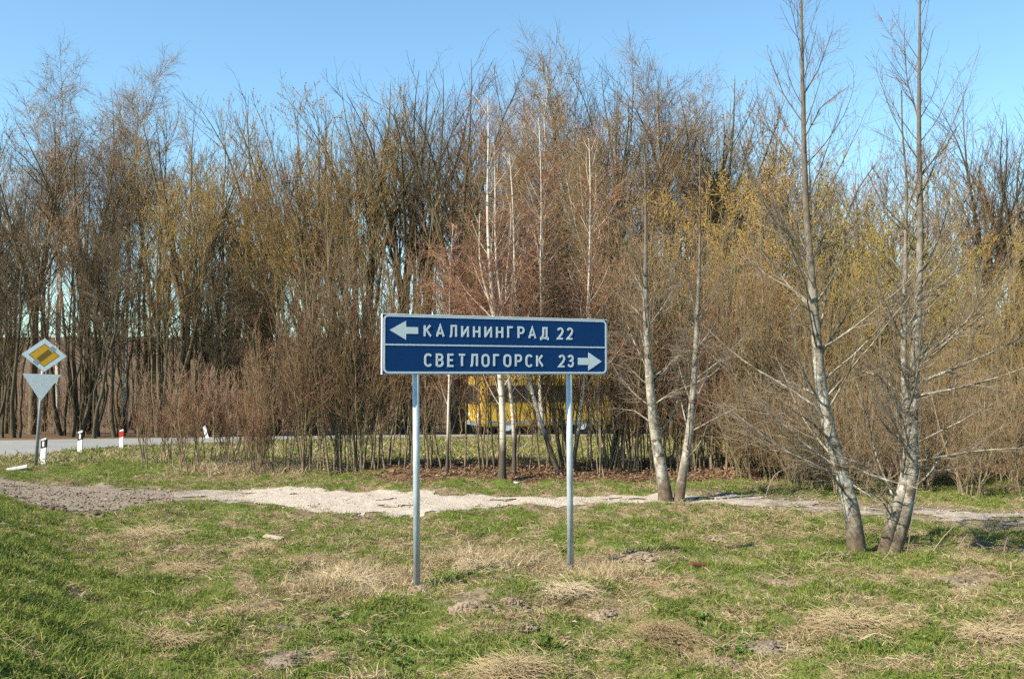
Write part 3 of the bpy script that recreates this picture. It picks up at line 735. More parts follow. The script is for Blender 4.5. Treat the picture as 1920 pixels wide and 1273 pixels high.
# ranks of thin dark young trunks low in the wood at the left
lrng = np.random.default_rng(77)
def young_label(px, h, le):
    z = ['at the left picture edge', 'behind the diamond road sign', 'behind the black-banded marker posts', 'behind the red-banded marker post', 'behind the tilting marker post', 'behind the thicket\'s left end', 'right of the forked tree', 'behind the two tall right-hand trees', 'at the right picture edge'][int(np.searchsorted([30, 120, 190, 300, 420, 700, 1480, 1800], px))]
    return '%s %s young dark tree across the road %s' % ('short' if h < .84 else 'tall' if h > 1.0 else 'mid-height', 'left-leaning' if le < -.035 else 'right-leaning' if le > .035 else 'upright', z)
for i in range(54):
    px = lrng.uniform(-60, 520) if i < 40 else lrng.uniform(1350, 1990); d = max(lrng.uniform(40, 56), float(road_far(px)) + lrng.uniform(1.2, 9))
    pr = PR['young'][lrng.integers(2)]; x = (px - CX) / F * d; h_ = lrng.uniform(.7, 1.15); le = (lrng.normal() * .05, lrng.normal() * .07)
    place_tree('young_tree', pr, (x, d, gz(x, d) - .05), lrng.uniform(0, 6.3), h_,
               young_label(px, h_, le[1]), 'tree',
               'young trees along the %s edge of the wood' % ('left' if px < 700 else 'right'), lean=le)

def willow_label(px, top, i):
    c = ('yellow-budded', 'ochre-budded', 'brown-twigged')[i]
    z = next(b for a, b in [(900, 'behind the left sign post'), (980, 'behind the dark-footed birch'), (1080, 'behind the right sign post'), (1200, 'left of the forked tree'), (1330, 'behind the forked tree'), (1470, 'right of the forked tree'),
        (1560, 'directly behind the single-trunked tall tree'), (1660, 'between the two tall trees'), (1740, 'directly behind the twin-trunked tall tree'), (1880, 'right of the twin-trunked tall tree'), (9999, 'at the right picture edge')] if px < a)
    return '%s bushy %s willow %s' % ('tall' if top < 360 else 'low', c, z)
# olive-yellow willows behind the right-hand thicket
for px, d, top, i in [(1380, 33, 330, 1), (1450, 36, 300, 1), (1540, 34, 330, 0), (1620, 35, 350, 0), (1570, 31, 420, 0), (1690, 36, 360, 0), (1770, 33, 400, 0), (1850, 34, 440, 0), (1310, 35, 330, 1), (1250, 37, 330, 2),
                      (1480, 30, 430, 2), (1920, 33, 430, 1), (1180, 38, 400, 2), (1040, 60, 330, 2), (960, 61, 320, 2), (860, 58, 330, 1), (1000, 58, 380, 2), (1120, 60, 360, 2)]:
    x = (px - CX) / F * d; pr = PR['willow'][i]; z = gz(x, d) - .05
    yl = px >= 1200
    place_tree('willow_tree', pr, (x, d, z), px * 1.3, (P(px, top, d).z - z) / PROTO_H[id(pr[1])],
               willow_label(px, top, i),
               'willow', 'budding willows at the right' if yl else 'brown willows behind the sign')

# ------------------------------------------------------------------ thicket between the track and the road
hr = np.random.default_rng(31)
def hedge_zone(px, kind='sap', k=0, h=1.0):
    col = {'sap': ('red-brown', 'brown')[k % 2], 'sapl': 'reddish', 'sapt': 'grey-brown'}[kind]
    n = {'sap': 1 + k % 3, 'sapl': 2, 'sapt': 2 + k % 2}[kind]
    st = ('single-stemmed', 'two-stemmed', 'three-stemmed')[n - 1]
    hw = 'short' if h < .88 else 'tall' if h > 1.08 else 'middle-sized'
    zs = [(330, 'right of the red-banded marker post'), (410, 'around the tilting marker post'), (480, 'in the dry grass at the thicket\'s left end'), (580, 'on the thicket\'s left flank'), (680, 'left of the orange leaves'), (780, 'just left of the left sign post'),
          (875, 'just right of the left sign post'), (960, 'before the bus front'), (1075, 'before the bus rear'), (1190, 'right of the right sign post'), (1330, 'around the forked tree'), (1480, 'right of the forked tree'),
          (1600, 'behind the single-trunked tall tree'), (1740, 'behind the twin-trunked tall tree'), (9999, 'at the right picture edge')]
    z = next(b for a, b in zs if px < a)
    return ('%s %s %s sapling %s' % (hw, st, col, z), 'saplings ' + z)
for i in range(34):
    px = 250 + 250 * hr.random() ** .8; d = hr.uniform(22.6, 25); k_ = hr.integers(3); pr = PR['sapl'][k_]; h_ = hr.uniform(.6, 1.1)
    x = (px - CX) / F * d; lb, gr = hedge_zone(px, 'sapl', k_, h_ + .15)
    place_tree('sapling', pr, (x, d, gz(x, d) - .03), hr.uniform(0, 6.3), h_, lb, 'sapling', gr, lean=(hr.normal() * .06, hr.normal() * .08))
for i in range(150):
    px = hr.uniform(480, 1440)
    if 860 < px < 1130 and hr.random() < .58: continue; d = hr.uniform(21.2, 24.6)
    top = np.interp(px, [480, 520, 580, 660, 760, 900, 1100, 1300, 1440], [640, 570, 500, 470, 470, 470, 470, 490, 520]) + hr.normal() * 50
    k_ = hr.integers(6); pr = PR['sap'][k_]; x = (px - CX) / F * d; z = gz(x, d) - .03; h_ = (P(px, top, d).z - z) / PROTO_H[id(pr[1])]; lb, gr = hedge_zone(px, 'sap', k_, h_)
    place_tree('sapling', pr, (x, d, z), hr.uniform(0, 6.3), (P(px, top, d).z - z) / PROTO_H[id(pr[1])], lb, 'sapling', gr, lean=(hr.normal() * .06, hr.normal() * .075 - (.12 if px < 620 else 0) * hr.random()))
for i in range(44):
    px = hr.uniform(1080, 1990); d = hr.uniform(20.0, 27.5)
    if px < 1400: d = max(d, 22)
    top = np.interp(px, [1080, 1400, 1700, 1990], [480, 480, 520, 500]) + hr.normal() * 50
    k_ = hr.integers(4); pr = PR['sapt'][k_]; x = (px - CX) / F * d; z = gz(x, d) - .03; h_ = (P(px, top, d).z - z) / PROTO_H[id(pr[1])]; lb, gr = hedge_zone(px, 'sapt', k_, h_ + .1)
    place_tree('sapling', pr, (x, d, z), hr.uniform(0, 6.3), (P(px, top, d).z - z) / PROTO_H[id(pr[1])], lb, 'sapling', gr, lean=(hr.normal() * .05, hr.normal() * .05))
def shrub_label(px, h):
    z = next(b for a, b in [(1440, 'right of the forked tree'), (1520, 'left of the single-trunked tall tree'), (1620, 'behind the single-trunked tall tree'), (1700, 'between the two tall trees'), (1780, 'behind the twin-trunked tall tree'), (1870, 'right of the twin-trunked tall tree'), (9999, 'at the right picture edge')] if px < a)
    return '%s twiggy grey-brown shrub at the thicket\'s foot %s' % ('small' if h < .65 else 'large' if h > .8 else 'middling', z)
for i in range(40):
    px = hr.uniform(1360, 2000); d = hr.uniform(18.6, 22) if px > 1420 else hr.uniform(21, 23)
    pr = PR['brush'][hr.integers(3)]; h_ = hr.uniform(.5, .95); x = (px - CX) / F * d
    place_tree('brush_shrub', pr, (x, d, gz(x, d) - .03), hr.uniform(0, 6.3), h_,
               shrub_label(px, h_), 'shrub', 'shrubs at the foot of the right-hand thicket')

# ------------------------------------------------------------------ birches standing in the thicket, traced stem by stem
def px_line(pts, d, base_d=None, K=18, dz=0.0):
    out = []
    for k, (a, b) in enumerate(pts):
        p = P(a, b, d + dz * k); out.append(list(p))
    out[0][2] = gz(out[0][0], out[0][1]) - 0.12
    return resample(out, K)
def local(lines):
    base = np.mean([l[0] for l in lines], 0) + np.array([0, 0, .12]); return base, [l - base for l in lines]
def near_birch(seed, lines, d, r0, label, T3=900, r=None):
    rg = np.random.default_rng(seed)
    L = [px_line(l, d) for l in lines]; base, S = local(L)
    H = max(s[-1, 2] for s in S)
    pr = make_tree('near_birch_%d' % seed, rg, S, r0, 0.008, M['birch'], M['twig_red'],
        dict(T=26 * len(S), tr=(.25, .98), ang=.6, asd=.15, lenf=lambda t, l: .2 * l * (1.15 - .8 * t), up=.45, K=6, rr=.3, rmin=.006, wob=.07, cap=.016),
        dict(T=170 * len(S), tr=(.15, 1), ang=.55, asd=.2, lenf=lambda t, l: .42 * l, up=.2, K=4, rr=.55, rmin=.0045, wob=.1),
        dict(T=T3 * len(S), tr=(.1, 1), ang=.6, asd=.25, lenf=lambda t, l: .5 * l + .08, up=-.1, K=3, rr=.7, rmin=.0034, wob=.12), S0=8, flare=1.5)
    return place_tree('birch_tree', pr, tuple(base), 0, 1, label, 'birch', 'birches in the thicket')
near_birch(201, [[(941, 905), (944, 800), (942, 740), (936, 700), (927, 590), (917, 500), (914, 420), (914, 330), (917, 250), (915, 180)],
                 [(941, 905), (944, 800), (942, 740), (936, 700), (925, 580), (908, 540), (898, 505), (898, 440), (900, 400)]], 21.3, [.072, .045],
           'birch with dark foot and white trunk left of centre between the sign posts', 1100)
near_birch(202, [[(964, 895), (965, 810), (958, 740), (953, 700), (944, 590), (930, 510), (928, 430), (929, 340), (926, 270)]], 21.9, [.045], 'slim white birch stem close right of the dark-footed birch')
near_birch(203, [[(1052, 895), (1030, 840), (1012, 790), (1000, 745), (990, 705), (970, 600), (965, 540), (964, 460), (962, 370), (955, 290)],
                 [(1052, 895), (1030, 840), (1012, 790), (1000, 745), (985, 690), (948, 590), (946, 540), (955, 470), (960, 430), (958, 380)]], 22.4, [.052, .036], 'white birch leaning left from its foot in front of the yellow bus')
near_birch(204, [[(1056, 893), (1044, 810), (1034, 760), (1026, 700), (1018, 600), (1012, 520), (1016, 420), (1014, 300), (1010, 220)]], 23.0, [.042], 'thin birch stem nearest to the right sign post, on its left')
near_birch(205, [[(1070, 895), (1083, 820), (1092, 760), (1097, 700), (1100, 600), (1106, 500), (1106, 420), (1108, 350), (1104, 260)],
                 [(1070, 895), (1083, 820), (1092, 760), (1095, 690), (1093, 580), (1075, 530), (1065, 505)]], 22.6, [.044, .028], 'crooked birch stem just right of the right sign post')
near_birch(206, [[(838, 893), (840, 800), (842, 720), (845, 640), (842, 560), (846, 480), (850, 420)]], 22.2, [.034], 'thin white birch stem behind the left half of the blue sign')

# ------------------------------------------------------------------ foreground alders, traced stem by stem
def px_limb(pts, d, d_end, r0, K=10):
    out = [list(P(a, b, d + (d_end - d) * k / max(1, len(pts) - 1))) for k, (a, b) in enumerate(pts)]
    Pn = resample(out, K); return Pn, np.linspace(r0, 0.004, K)
def alder(seed, stems, d, r0, limbs, label, T1=44, T2=420, T3=2200, spire=.30, tr1=(.12, .98), rt=.012, up=.5, ang=.85, top=1.0, mt='alder'):
    rg = np.random.default_rng(seed)
    L = [px_line(l, d, K=26) for l in stems]; base, S = local(L)
    ex = None
    if limbs:
        PL = [px_limb(a, d, d + e, r) for a, e, r in limbs]
        ex = (np.stack([p[0] for p in PL]) - base, np.stack([p[1] for p in PL]))
    pr = make_tree('alder_%d' % seed, rg, S, r0, rt, M[mt], M['twig_alder'],
        dict(T=T1, tr=tr1, ang=ang, asd=.16, lenf=lambda t, l: spire * l * (1.06 - t) ** .75, up=up, K=9, rr=.33, rmin=.0035, wob=.055, cap=.017),
        dict(T=T2, tr=(.15, 1), ang=.6, asd=.18, lenf=lambda t, l: .36 * l * (1.2 - .6 * t), up=.22, K=5, rr=.5, rmin=.0026, wob=.1),
        dict(T=T3, tr=(.1, 1), ang=.65, asd=.25, lenf=lambda t, l: .42 * l + .06, up=.15, K=3, rr=.7, rmin=.0018, wob=.12), S0=12, flare=1.3, extra=ex, tap=1.3)
    return place_tree('alder_tree', pr, tuple(base), 0, 1, label, 'tree', 'pale barked trees in front of the thicket')
A_ST = [[(1607, 1036), (1602, 960), (1585, 900), (1563, 850), (1545, 770), (1535, 690), (1528, 600), (1522, 520), (1514, 440), (1510, 360), (1507, 260), (1505, 160), (1504, 60), (1500, -60), (1500, -130)]]
A_L = [([(1556, 825), (1520, 790), (1480, 765)], -.6, .022), ([(1540, 745), (1490, 720), (1450, 712)], .4, .016), ([(1530, 590), (1500, 570), (1482, 592)], -.4, .014), ([(1525, 578), (1495, 545), (1440, 520), (1395, 480)], .5, .020),
       ([(1516, 480), (1480, 440), (1445, 410), (1420, 350)], -.3, .018), ([(1519, 490), (1490, 420), (1480, 360)], .3, .012), ([(1545, 780), (1555, 730), (1575, 700)], .3, .01),
       ([(1510, 330), (1480, 290), (1440, 240), (1420, 190)], .2, .012), ([(1505, 230), (1470, 180), (1440, 100)], .2, .01), ([(1506, 180), (1535, 130), (1560, 60)], .2, .010), ([(1508, 260), (1540, 200), (1580, 170)], -.2, .010),
       ([(1580, 890), (1540, 880), (1500, 868)], -.5, .014), ([(1585, 900), (1640, 935), (1690, 955)], -.3, .012), ([(1570, 860), (1630, 890), (1680, 905), (1720, 915)], -.4, .014)]
alder(301, A_ST, 12.65, [.108], A_L, 'tall pale barked tree with single bent trunk, left one of the two at the right', T1=46, T2=420, T3=2300, spire=.28, up=.5, ang=lambda t: 1.05 - .5 * t, tr1=(.1, .97), rt=.008)
B_ST = [[(1652, 1034), (1668, 995), (1690, 930), (1703, 880), (1704, 830), (1700, 760), (1695, 700), (1694, 620), (1697, 540), (1698, 450), (1699, 380), (1704, 330), (1690, 270), (1692, 220), (1690, 170)],
        [(1664, 1034), (1690, 990), (1706, 940), (1711, 880), (1708, 800), (1712, 720), (1718, 640), (1722, 560), (1726, 470), (1725, 380), (1723, 280), (1723, 180), (1724, 80), (1725, -40), (1726, -120)]]
B_L = [([(1706, 745), (1760, 735), (1850, 715), (1925, 688)], -.6, .024), ([(1712, 722), (1780, 695), (1850, 665), (1930, 628)], -.3, .024), ([(1724, 566), (1760, 540), (1800, 505), (1815, 490)], .3, .02),
       ([(1716, 650), (1770, 640), (1830, 625), (1835, 610)], .5, .013), ([(1705, 868), (1770, 855), (1830, 845), (1940, 838)], -.5, .018), ([(1706, 880), (1740, 872), (1790, 880)], .4, .014),
       ([(1702, 838), (1660, 800), (1640, 770)], -.4, .018), ([(1688, 935), (1640, 880), (1590, 860), (1545, 850)], -.4, .020), ([(1676, 975), (1655, 940), (1610, 905)], -.3, .014),
       ([(1694, 640), (1670, 590), (1640, 520)], -.4, .014), ([(1697, 520), (1660, 470), (1650, 400)], .3, .013), ([(1699, 440), (1660, 400), (1630, 330)], .3, .012), ([(1713, 700), (1745, 640), (1800, 600)], .3, .013),
       ([(1723, 330), (1770, 280), (1800, 230)], .2, .012), ([(1724, 230), (1700, 150), (1695, 60)], .2, .012), ([(1700, 395), (1720, 340), (1735, 250)], -.2, .012), ([(1706, 755), (1650, 705), (1600, 690)], .4, .014),
       ([(1675, 990), (1672, 950), (1650, 925)], -.2, .02), ([(1695, 930), (1685, 820), (1678, 740)], -.25, .015)]
alder(302, B_ST, 12.7, [.08, .10], B_L, 'tall pale barked tree with two entwined trunks, rightmost in the foreground', T1=66, T2=560, T3=3000, spire=.27, up=.48, ang=lambda t: 1.05 - .5 * t, tr1=(.12, .97), rt=.008)
C_ST = [[(1250, 944), (1246, 910), (1236, 860), (1226, 800), (1218, 720), (1213, 640), (1210, 550), (1211, 460), (1211, 380), (1209, 300), (1208, 230)],
        [(1270, 938), (1280, 890), (1292, 820), (1298, 760), (1304, 670), (1308, 580), (1312, 490), (1313, 400), (1312, 320), (1312, 260)]]
C_L = [([(1208, 738), (1175, 715), (1140, 688)], -.5, .018), ([(1218, 790), (1190, 770), (1150, 765)], .4, .014), ([(1212, 665), (1180, 640), (1145, 605)], -.3, .014), ([(1224, 760), (1260, 735), (1300, 720)], -.4, .012), ([(1211, 600), (1180, 570), (1150, 545)], .4, .014),
       ([(1211, 480), (1180, 430), (1155, 390)], .3, .012), ([(1300, 720), (1340, 700), (1370, 660)], -.3, .014), ([(1304, 660), (1335, 630), (1360, 620)], .3, .012), ([(1294, 810), (1330, 790), (1380, 765)], -.4, .012), ([(1305, 610), (1285, 580), (1270, 545)], -.2, .01)]
alder(303, C_ST, 17.7, [.12, .09], C_L, 'forked pale tree with two trunks parting at its base beside the gravel track', T1=60, T2=480, T3=2600, spire=.24, up=.5, ang=lambda t: .95 - .45 * t, rt=.008)

# ------------------------------------------------------------------ the blue direction sign
PLx, PLy = (716 - CX) / F * 10.7, 10.7
PRx, PRy = (1139 - CX) / F * 11.9, 11.9
su = Vector((PRx - PLx, PRy - PLy, 0)); SW = su.length; su.normalize()
SZ = math.atan2(su.y, su.x)
def s_of(px):
    k = (px - CX) / F           # (PLx + s*ux) = k*(PLy + s*uy)
    return (k * PLy - PLx) / (su.x - k * su.y)
def zv(px, py):
    d = PLy + s_of(px) * su.y; return P(px, py, d).z
Z0, Z1 = 2.255, 2.912
HS = Z1 - Z0
sg = empty('direction_sign', (PLx, PLy, 0), SZ)
tag(sg, 'large blue direction sign with white Cyrillic names and arrows on two steel posts', 'road sign')
# local frame: x along the board, y away from the viewer, z up
MB().box((SW / 2, 0.018, (Z0 + Z1) / 2), (SW, 0.036, HS), 0.004).build('panel', M['edge_white'], sg)
MB().box((SW / 2, -0.0015, (Z0 + Z1) / 2), (SW - 0.012, 0.003, HS - 0.012)).build('blue_face', M['blue'], sg)
def rrect(x0, x1, z0, z1, r, n=6):
    o = []
    for cx_, cz_, a0 in ((x1 - r, z1 - r, 0), (x0 + r, z1 - r, 90), (x0 + r, z0 + r, 180), (x1 - r, z0 + r, 270)):
        for k in range(n + 1):
            a = math.radians(a0 + 90 * k / n); o.append((cx_ + r * math.cos(a), cz_ + r * math.sin(a)))
    return o
MB().ring(rrect(.014, SW - .014, Z0 + .012, Z1 - .012, .055), rrect(.034, SW - .034, Z0 + .032, Z1 - .032, .037), -0.0055, -0.0025).build('border', M['sign_white'], sg)
zd = 2.578
MB().box((SW / 2, -0.004, zd), (SW - .072, 0.003, 0.016)).build('divider', M['sign_white'], sg)
def arrow(tip, hb, sh_end, zc, hh, shh):
    a, b, c = s_of(tip), s_of(hb), s_of(sh_end)
    MB().prism([(a, zc), (b, zc + hh), (b, zc + shh), (c, zc + shh), (c, zc - shh), (b, zc - shh), (b, zc - hh)], -0.0055, -0.0025).build('arrow', M['sign_white'], sg)
arrow(730, 761, 783.7, zv(761, 619.4), .103, .037)
arrow(1127.7, 1102.8, 1083.5, zv(1103, 677.6), .108, .041)
# lettering drawn as strokes (condensed road-sign face)
def arc(cx_, cy_, rx, ry, a0, a1, n=9): return [(cx_ + rx * math.cos(math.radians(a0 + (a1 - a0) * k / n)), cy_ + ry * math.sin(math.radians(a0 + (a1 - a0) * k / n))) for k in range(n + 1)]
O_ = arc(.3, .70, .30, .30, 0, 180) + arc(.3, .30, .30, .30, 180, 360) + [(.6, .7)]
GL = {  # unit cap height; width; strokes
 'К': (.58, [[(0, 0), (0, 1)], [(.54, 1), (.03, .47)], [(.17, .60), (.58, 0)]]),
 'А': (.66, [[(0, 0), (.33, 1), (.66, 0)], [(.12, .30), (.54, .30)]]),
 'Л': (.62, [[(0, .03), (.10, .05), (.16, .22), (.19, 1), (.62, 1), (.62, 0)]]),
 'И': (.58, [[(0, 1), (0, 0)], [(0, .1), (.58, .9)], [(.58, 1), (.58, 0)]]),
 'Н': (.56, [[(0, 0), (0, 1)], [(.56, 0), (.56, 1)], [(0, .52), (.56, .52)]]),
 'Г': (.48, [[(0, 0), (0, 1), (.48, 1)]]),
 'Р': (.52, [[(0, 0), (0, 1), (.30, 1)] + arc(.30, .73, .24, .27, 90, -90) + [(0, .46)]]),
 'Д': (.70, [[(.13, .06), (.24, .35), (.26, 1), (.60, 1), (.60, .06)], [(0, -.17), (0, .03), (.74, .03), (.74, -.17)]]),
 'С': (.56, [arc(.3, .70, .29, .30, 30, 180) + arc(.3, .30, .29, .30, 180, 330)]),
 'В': (.54, [[(0, 0), (0, 1), (.28, 1)] + arc(.28, .765, .22, .235, 90, -90) + [(0, .53)], [(.28, .53)] + arc(.29, .265, .25, .265, 90, -90) + [(0, 0)]]),
 'Е': (.48, [[(.48, 1), (0, 1), (0, 0), (.48, 0)], [(0, .52), (.42, .52)]]),
 'Т': (.56, [[(.28, 0), (.28, 1)], [(0, 1), (.56, 1)]]),
 'О': (.60, [O_]),
 '2': (.52, [arc(.26, .73, .25, .27, 165, -20) + [(.40, .45), (0, 0), (.53, 0)]]),
 '3': (.52, [arc(.25, .76, .23, .24, 160, -80) + [(.18, .53)], [(.18, .53), (.28, .53)] + arc(.25, .265, .26, .265, 85, -160)]),
}
def stroke_poly(bm, pts, w, y0, y1):
    pts = [Vector((p[0], p[1])) for p in pts]
    pts = [p for i, p in enumerate(pts) if i == 0 or (p - pts[i - 1]).length > 1e-4]
    Lf, Rt = [], []
    n = len(pts)
    for i in range(n):
        a = (pts[i] - pts[i - 1]).normalized() if i > 0 else None
        b = (pts[i + 1] - pts[i]).normalized() if i < n - 1 else None
        if a is None: a = b
        if b is None: b = a
        t_ = (a + b)
        if t_.length < .05: t_ = b
        t_.normalize(); nn = Vector((-t_.y, t_.x)); k = w / 2 / max(.45, nn.dot(Vector((-b.y, b.x))))
        p = pts[i]
        if i == 0: p = p - b * 0
        Lf.append(p + nn * k); Rt.append(p - nn * k)
    f = lambda p, y: bm.verts.new((p.x, y, p.y))
    A = [f(p, y0) for p in Lf]; B = [f(p, y0) for p in Rt]; C = [f(p, y1) for p in Lf]; D = [f(p, y1) for p in Rt]
    for i in range(n - 1):
        bm.faces.new((A[i], A[i + 1], B[i + 1], B[i])); bm.faces.new((C[i], D[i], D[i + 1], C[i + 1]))
        bm.faces.new((A[i], C[i], C[i + 1], A[i + 1])); bm.faces.new((B[i], B[i + 1], D[i + 1], D[i]))
    bm.faces.new((A[0], B[0], D[0], C[0])); bm.faces.new((A[-1], C[-1], D[-1], B[-1]))
def lettering(text, x0, x1, zb, cap, name='lettering', wst=.155):
    ws = [GL[c][0] for c in text]; sw = wst * cap
    ih = cap - sw   # stroke centre-line height
    gap_n = len(text) - 1
    glyph = sum(ws) * ih
    gap = (x1 - x0 - sw - glyph) / max(1, gap_n) if gap_n else 0
    m = MB(); x = x0 + sw / 2; lay = 0
    for c, wd in zip(text, ws):
        for st in GL[c][1]:
            lay += 1; e = 0.0004 * (lay % 3)
            stroke_poly(m.bm, [(x + p[0] * ih, zb + sw / 2 + p[1] * ih) for p in st], sw, -0.0058 - e, -0.0025)
        x += wd * ih + gap
    return m.build(name, M['sign_white'], sg)
zb1 = zv(794, 632.3); c1 = zv(794, 607.9) - zb1
zb2 = zv(794, 687.8); c2 = zv(794, 662.4) - zb2
lettering('КАЛИНИНГРАД', s_of(794.2), s_of(1028), zb1, c1)
lettering('22', s_of(1044.5), s_of(1074.4), zb1, c1)
lettering('СВЕТЛОГОРСК', s_of(795), s_of(1019), zb2, c2)
lettering('23', s_of(1047), s_of(1076), zb2, c2)
for px0, px1, pyb in ((783.5, 788, 1085), (1072, 1075, 1070)):
    a = s_of(px0); b = s_of(px1)
    gw = su * b + Vector((PLx, PLy, 0)); gzz = gz(gw.x, gw.y + .07)
    MB().cyl((b, .075, gzz - .25), (a, .075, Z1 - .06), .037, n=20).build('post', M['steel'], sg, True)
for zz in (Z0 + .13, Z1 - .13):
    MB().box((SW / 2, .043, zz), (SW - .1, .012, .035)).build('rail', M['steel_dark'], sg)

# ------------------------------------------------------------------ diamond and triangle road sign at the left
dS = 24.6
rb = G(66, 873); dS = rb.y
rs = empty('road_sign', tuple(rb), math.radians(24))
tag(rs, 'yellow diamond priority sign with grey stripe above inverted grey triangle on leaning post', 'road sign')
def rl(px, py): p = P(px, py, dS) - rb; return (p.x / math.cos(math.radians(24)), p.z)
b0, b1 = rl(66, 873), rl(81, 650)
MB().cyl((b0[0], .04, -.2), (b1[0], .04, b1[1]), .038, n=14).build('post', M['steel_dark'], rs, True)
def quad(k):
    c = np.array([[82, 634], [116.3, 668], [80, 698], [45.5, 664.5]]); m0 = c.mean(0)
    return [rl(*(m0 + (q - m0) * k)) for q in c]
dp = MB().prism(quad(1.0), -.012, .0).build('diamond_plate', M['plate_grey'], rs)
MB().ring(quad(.975), quad(.69), -.016, -.0125).build('white_rim', M['sign_white'], dp)
MB().ring(quad(.69), quad(.645), -.0155, -.0125).build('black_line', M['black'], dp)
MB().prism(quad(.645), -.016, -.0125).build('yellow_field', M['sign_yellow'], dp)
def band(t0, t1, w=4.6):
    a = np.array([63.0, 683.5]); b = np.array([98.6, 650.0]); u = (b - a) / np.linalg.norm(b - a); v = np.array([-u[1], u[0]]) * w
    p, q = a + (b - a) * t0, a + (b - a) * t1
    return [rl(*(p - v)), rl(*(q - v)), rl(*(q + v)), rl(*(p + v))]
MB().prism(band(.24, .76), -.0185, -.0162).build('stripe', plain('stripe_olive', (.16, .10, .015), .5), dp)
for t0, t1 in ((.06, .22), (.78, .95)): MB().prism(band(t0, t1), -.0185, -.0162).build('stripe', plain('stripe_grey', (.27, .31, .31), .5), dp)
tr = [rl(46.5, 700), rl(107, 702.5), rl(74.5, 752.5)]
tp = MB().prism(tr, -.014, -.002).build('triangle_plate', M['plate_grey'], rs)
for py in (706, 738):
    q = rl(75, py); MB().box((q[0], .012, q[1]), (.12, .02, .03)).build('bracket', M['steel_dark'], tp)

# ------------------------------------------------------------------ white marker posts beside the road
def marker(px, py, hpx, lean, label, band='black', rz=0.0):
    g = G(px, py); H = hpx / F * g.y
    e = empty('marker_post', (g.x, g.y, g.z - .02)); e.rotation_euler = (0, lean, rz)
    tag(e, label, 'marker post', 'white marker posts beside the road')
    w = .06
    m = MB(); bm = m.bm
    prof = [(-w, -.045), (w, -.045), (w * .75, .05), (-w * .75, .05)]
    lo = [bm.verts.new((x, y, -.15)) for x, y in prof]; hi = [bm.verts.new((x, y, H - (.0 if x > 0 else .05) - (.02 if y > 0 else 0))) for x, y in prof]
    bm.faces.new(lo[::-1]); bm.faces.new(hi)
    for i in range(4): bm.faces.new((lo[i], lo[(i + 1) % 4], hi[(i + 1) % 4], hi[i]))
    m.build('body', M['white_paint'], e)
    zc = H * .72; hb = .10
    if band == 'black':
        MB().prism([(-w - .003, zc - hb), (w + .003, zc - hb + .04), (w + .003, zc + hb + .04), (-w - .003, zc + hb)], -.049, .035).build('black_band', M['black'], e)
        MB().box((0, -.052, zc + .02), (.045, .006, .13)).build('reflector', M['white_paint'], e)
    elif band == 'red':
        MB().prism([(-w - .003, zc - hb), (w + .003, zc - hb + .04), (w + .003, zc + hb + .02), (-w - .003, zc + hb)], -.049, .035).build('red_band', M['red'], e)
    return e
marker(81, 866, 48, .04, 'white marker post with black band, nearest the diamond sign')
marker(150, 852, 47, .02, 'white marker post with black band beside a heap of earth')
marker(228, 840, 37, .0, 'white marker post with red band, third from the left', 'red')
marker(390, 823, 27, -.28, 'plain white marker post tilting to the left behind thin saplings', None)
g = G(32, 882)
fm = MB(); fm.box((0, 0, .05), (.46, .10, .07), .012, Matrix.Rotation(-.18, 4, 'Y')); fo = fm.build('fallen_marker_post', M['white_paint'], None, loc=tuple(g), rot=(0, 0, .25))
tag(fo, 'white marker post lying on the grass at the left edge', 'marker post')

# ------------------------------------------------------------------ yellow bus on the road behind the thicket
BA = math.radians(18)
Fp = P(900, 820, 48.0)
bx, by = Fp.x, Fp.y
bz = float(h_base(bx + 3, by + 1)) + .06
bus = empty('yellow_bus', (bx, by, bz), BA)
tag(bus, 'yellow bus driving along the road behind the thicket', 'bus')
BL, BW, BH = 6.9, 2.3, 2.85
m = MB(); m.box((BL / 2, BW / 2, (.42 + BH) / 2), (BL, BW, BH - .42), .14); body = m.build('body', M['bus_yellow'], bus, False)
MB().box((BL / 2, BW / 2, BH + .05), (BL * .5, BW * .6, .1), .03).build('roof_hatch', M['bus_yellow'], bus)
for k in range(6):
    x0 = .4 + k * 1.06
    w_ = MB().box((x0 + .5, -.006, 2.0), (1.0, .014, .82), .0).build('window', M['glass'], bus)
    MB().box((x0 + .5, -.012, 2.18), (.96, .008, .025)).build('window_bar', M['black'], w_)
for k in range(2):
    w_ = MB().box((-.006, .6 + k * 1.1, 1.95), (.014, 1.02, .95)).build('windscreen', M['glass'], bus)
MB().box((-.03, BW / 2, .55), (.1, BW - .1, .22), .03).build('bumper', M['steel_dark'], bus)
for k in (.35, BW - .35): MB().cyl((-.03, k, .95), (.02, k, .95), .11).build('headlight', M['lamp'], bus)
for x in (1.4, 5.3):
    for y in (.05, BW - .3):
        w_ = MB().cyl((x, y - .02, .42), (x, y + .26, .42), .42, n=20).build('wheel', M['rubber'], bus)
        MB().cyl((x, y - .035, .42), (x, y - .01, .42), .22, n=14).build('rim', M['plate_grey'], w_)
MB().box((BL / 2, -.004, .62), (BL - .5, .012, .12)).build('side_strip', M['steel_dark'], bus)
MB().box((.1, -.18, 2.1), (.06, .16, .32), .02).build('mirror', M['black'], bus)

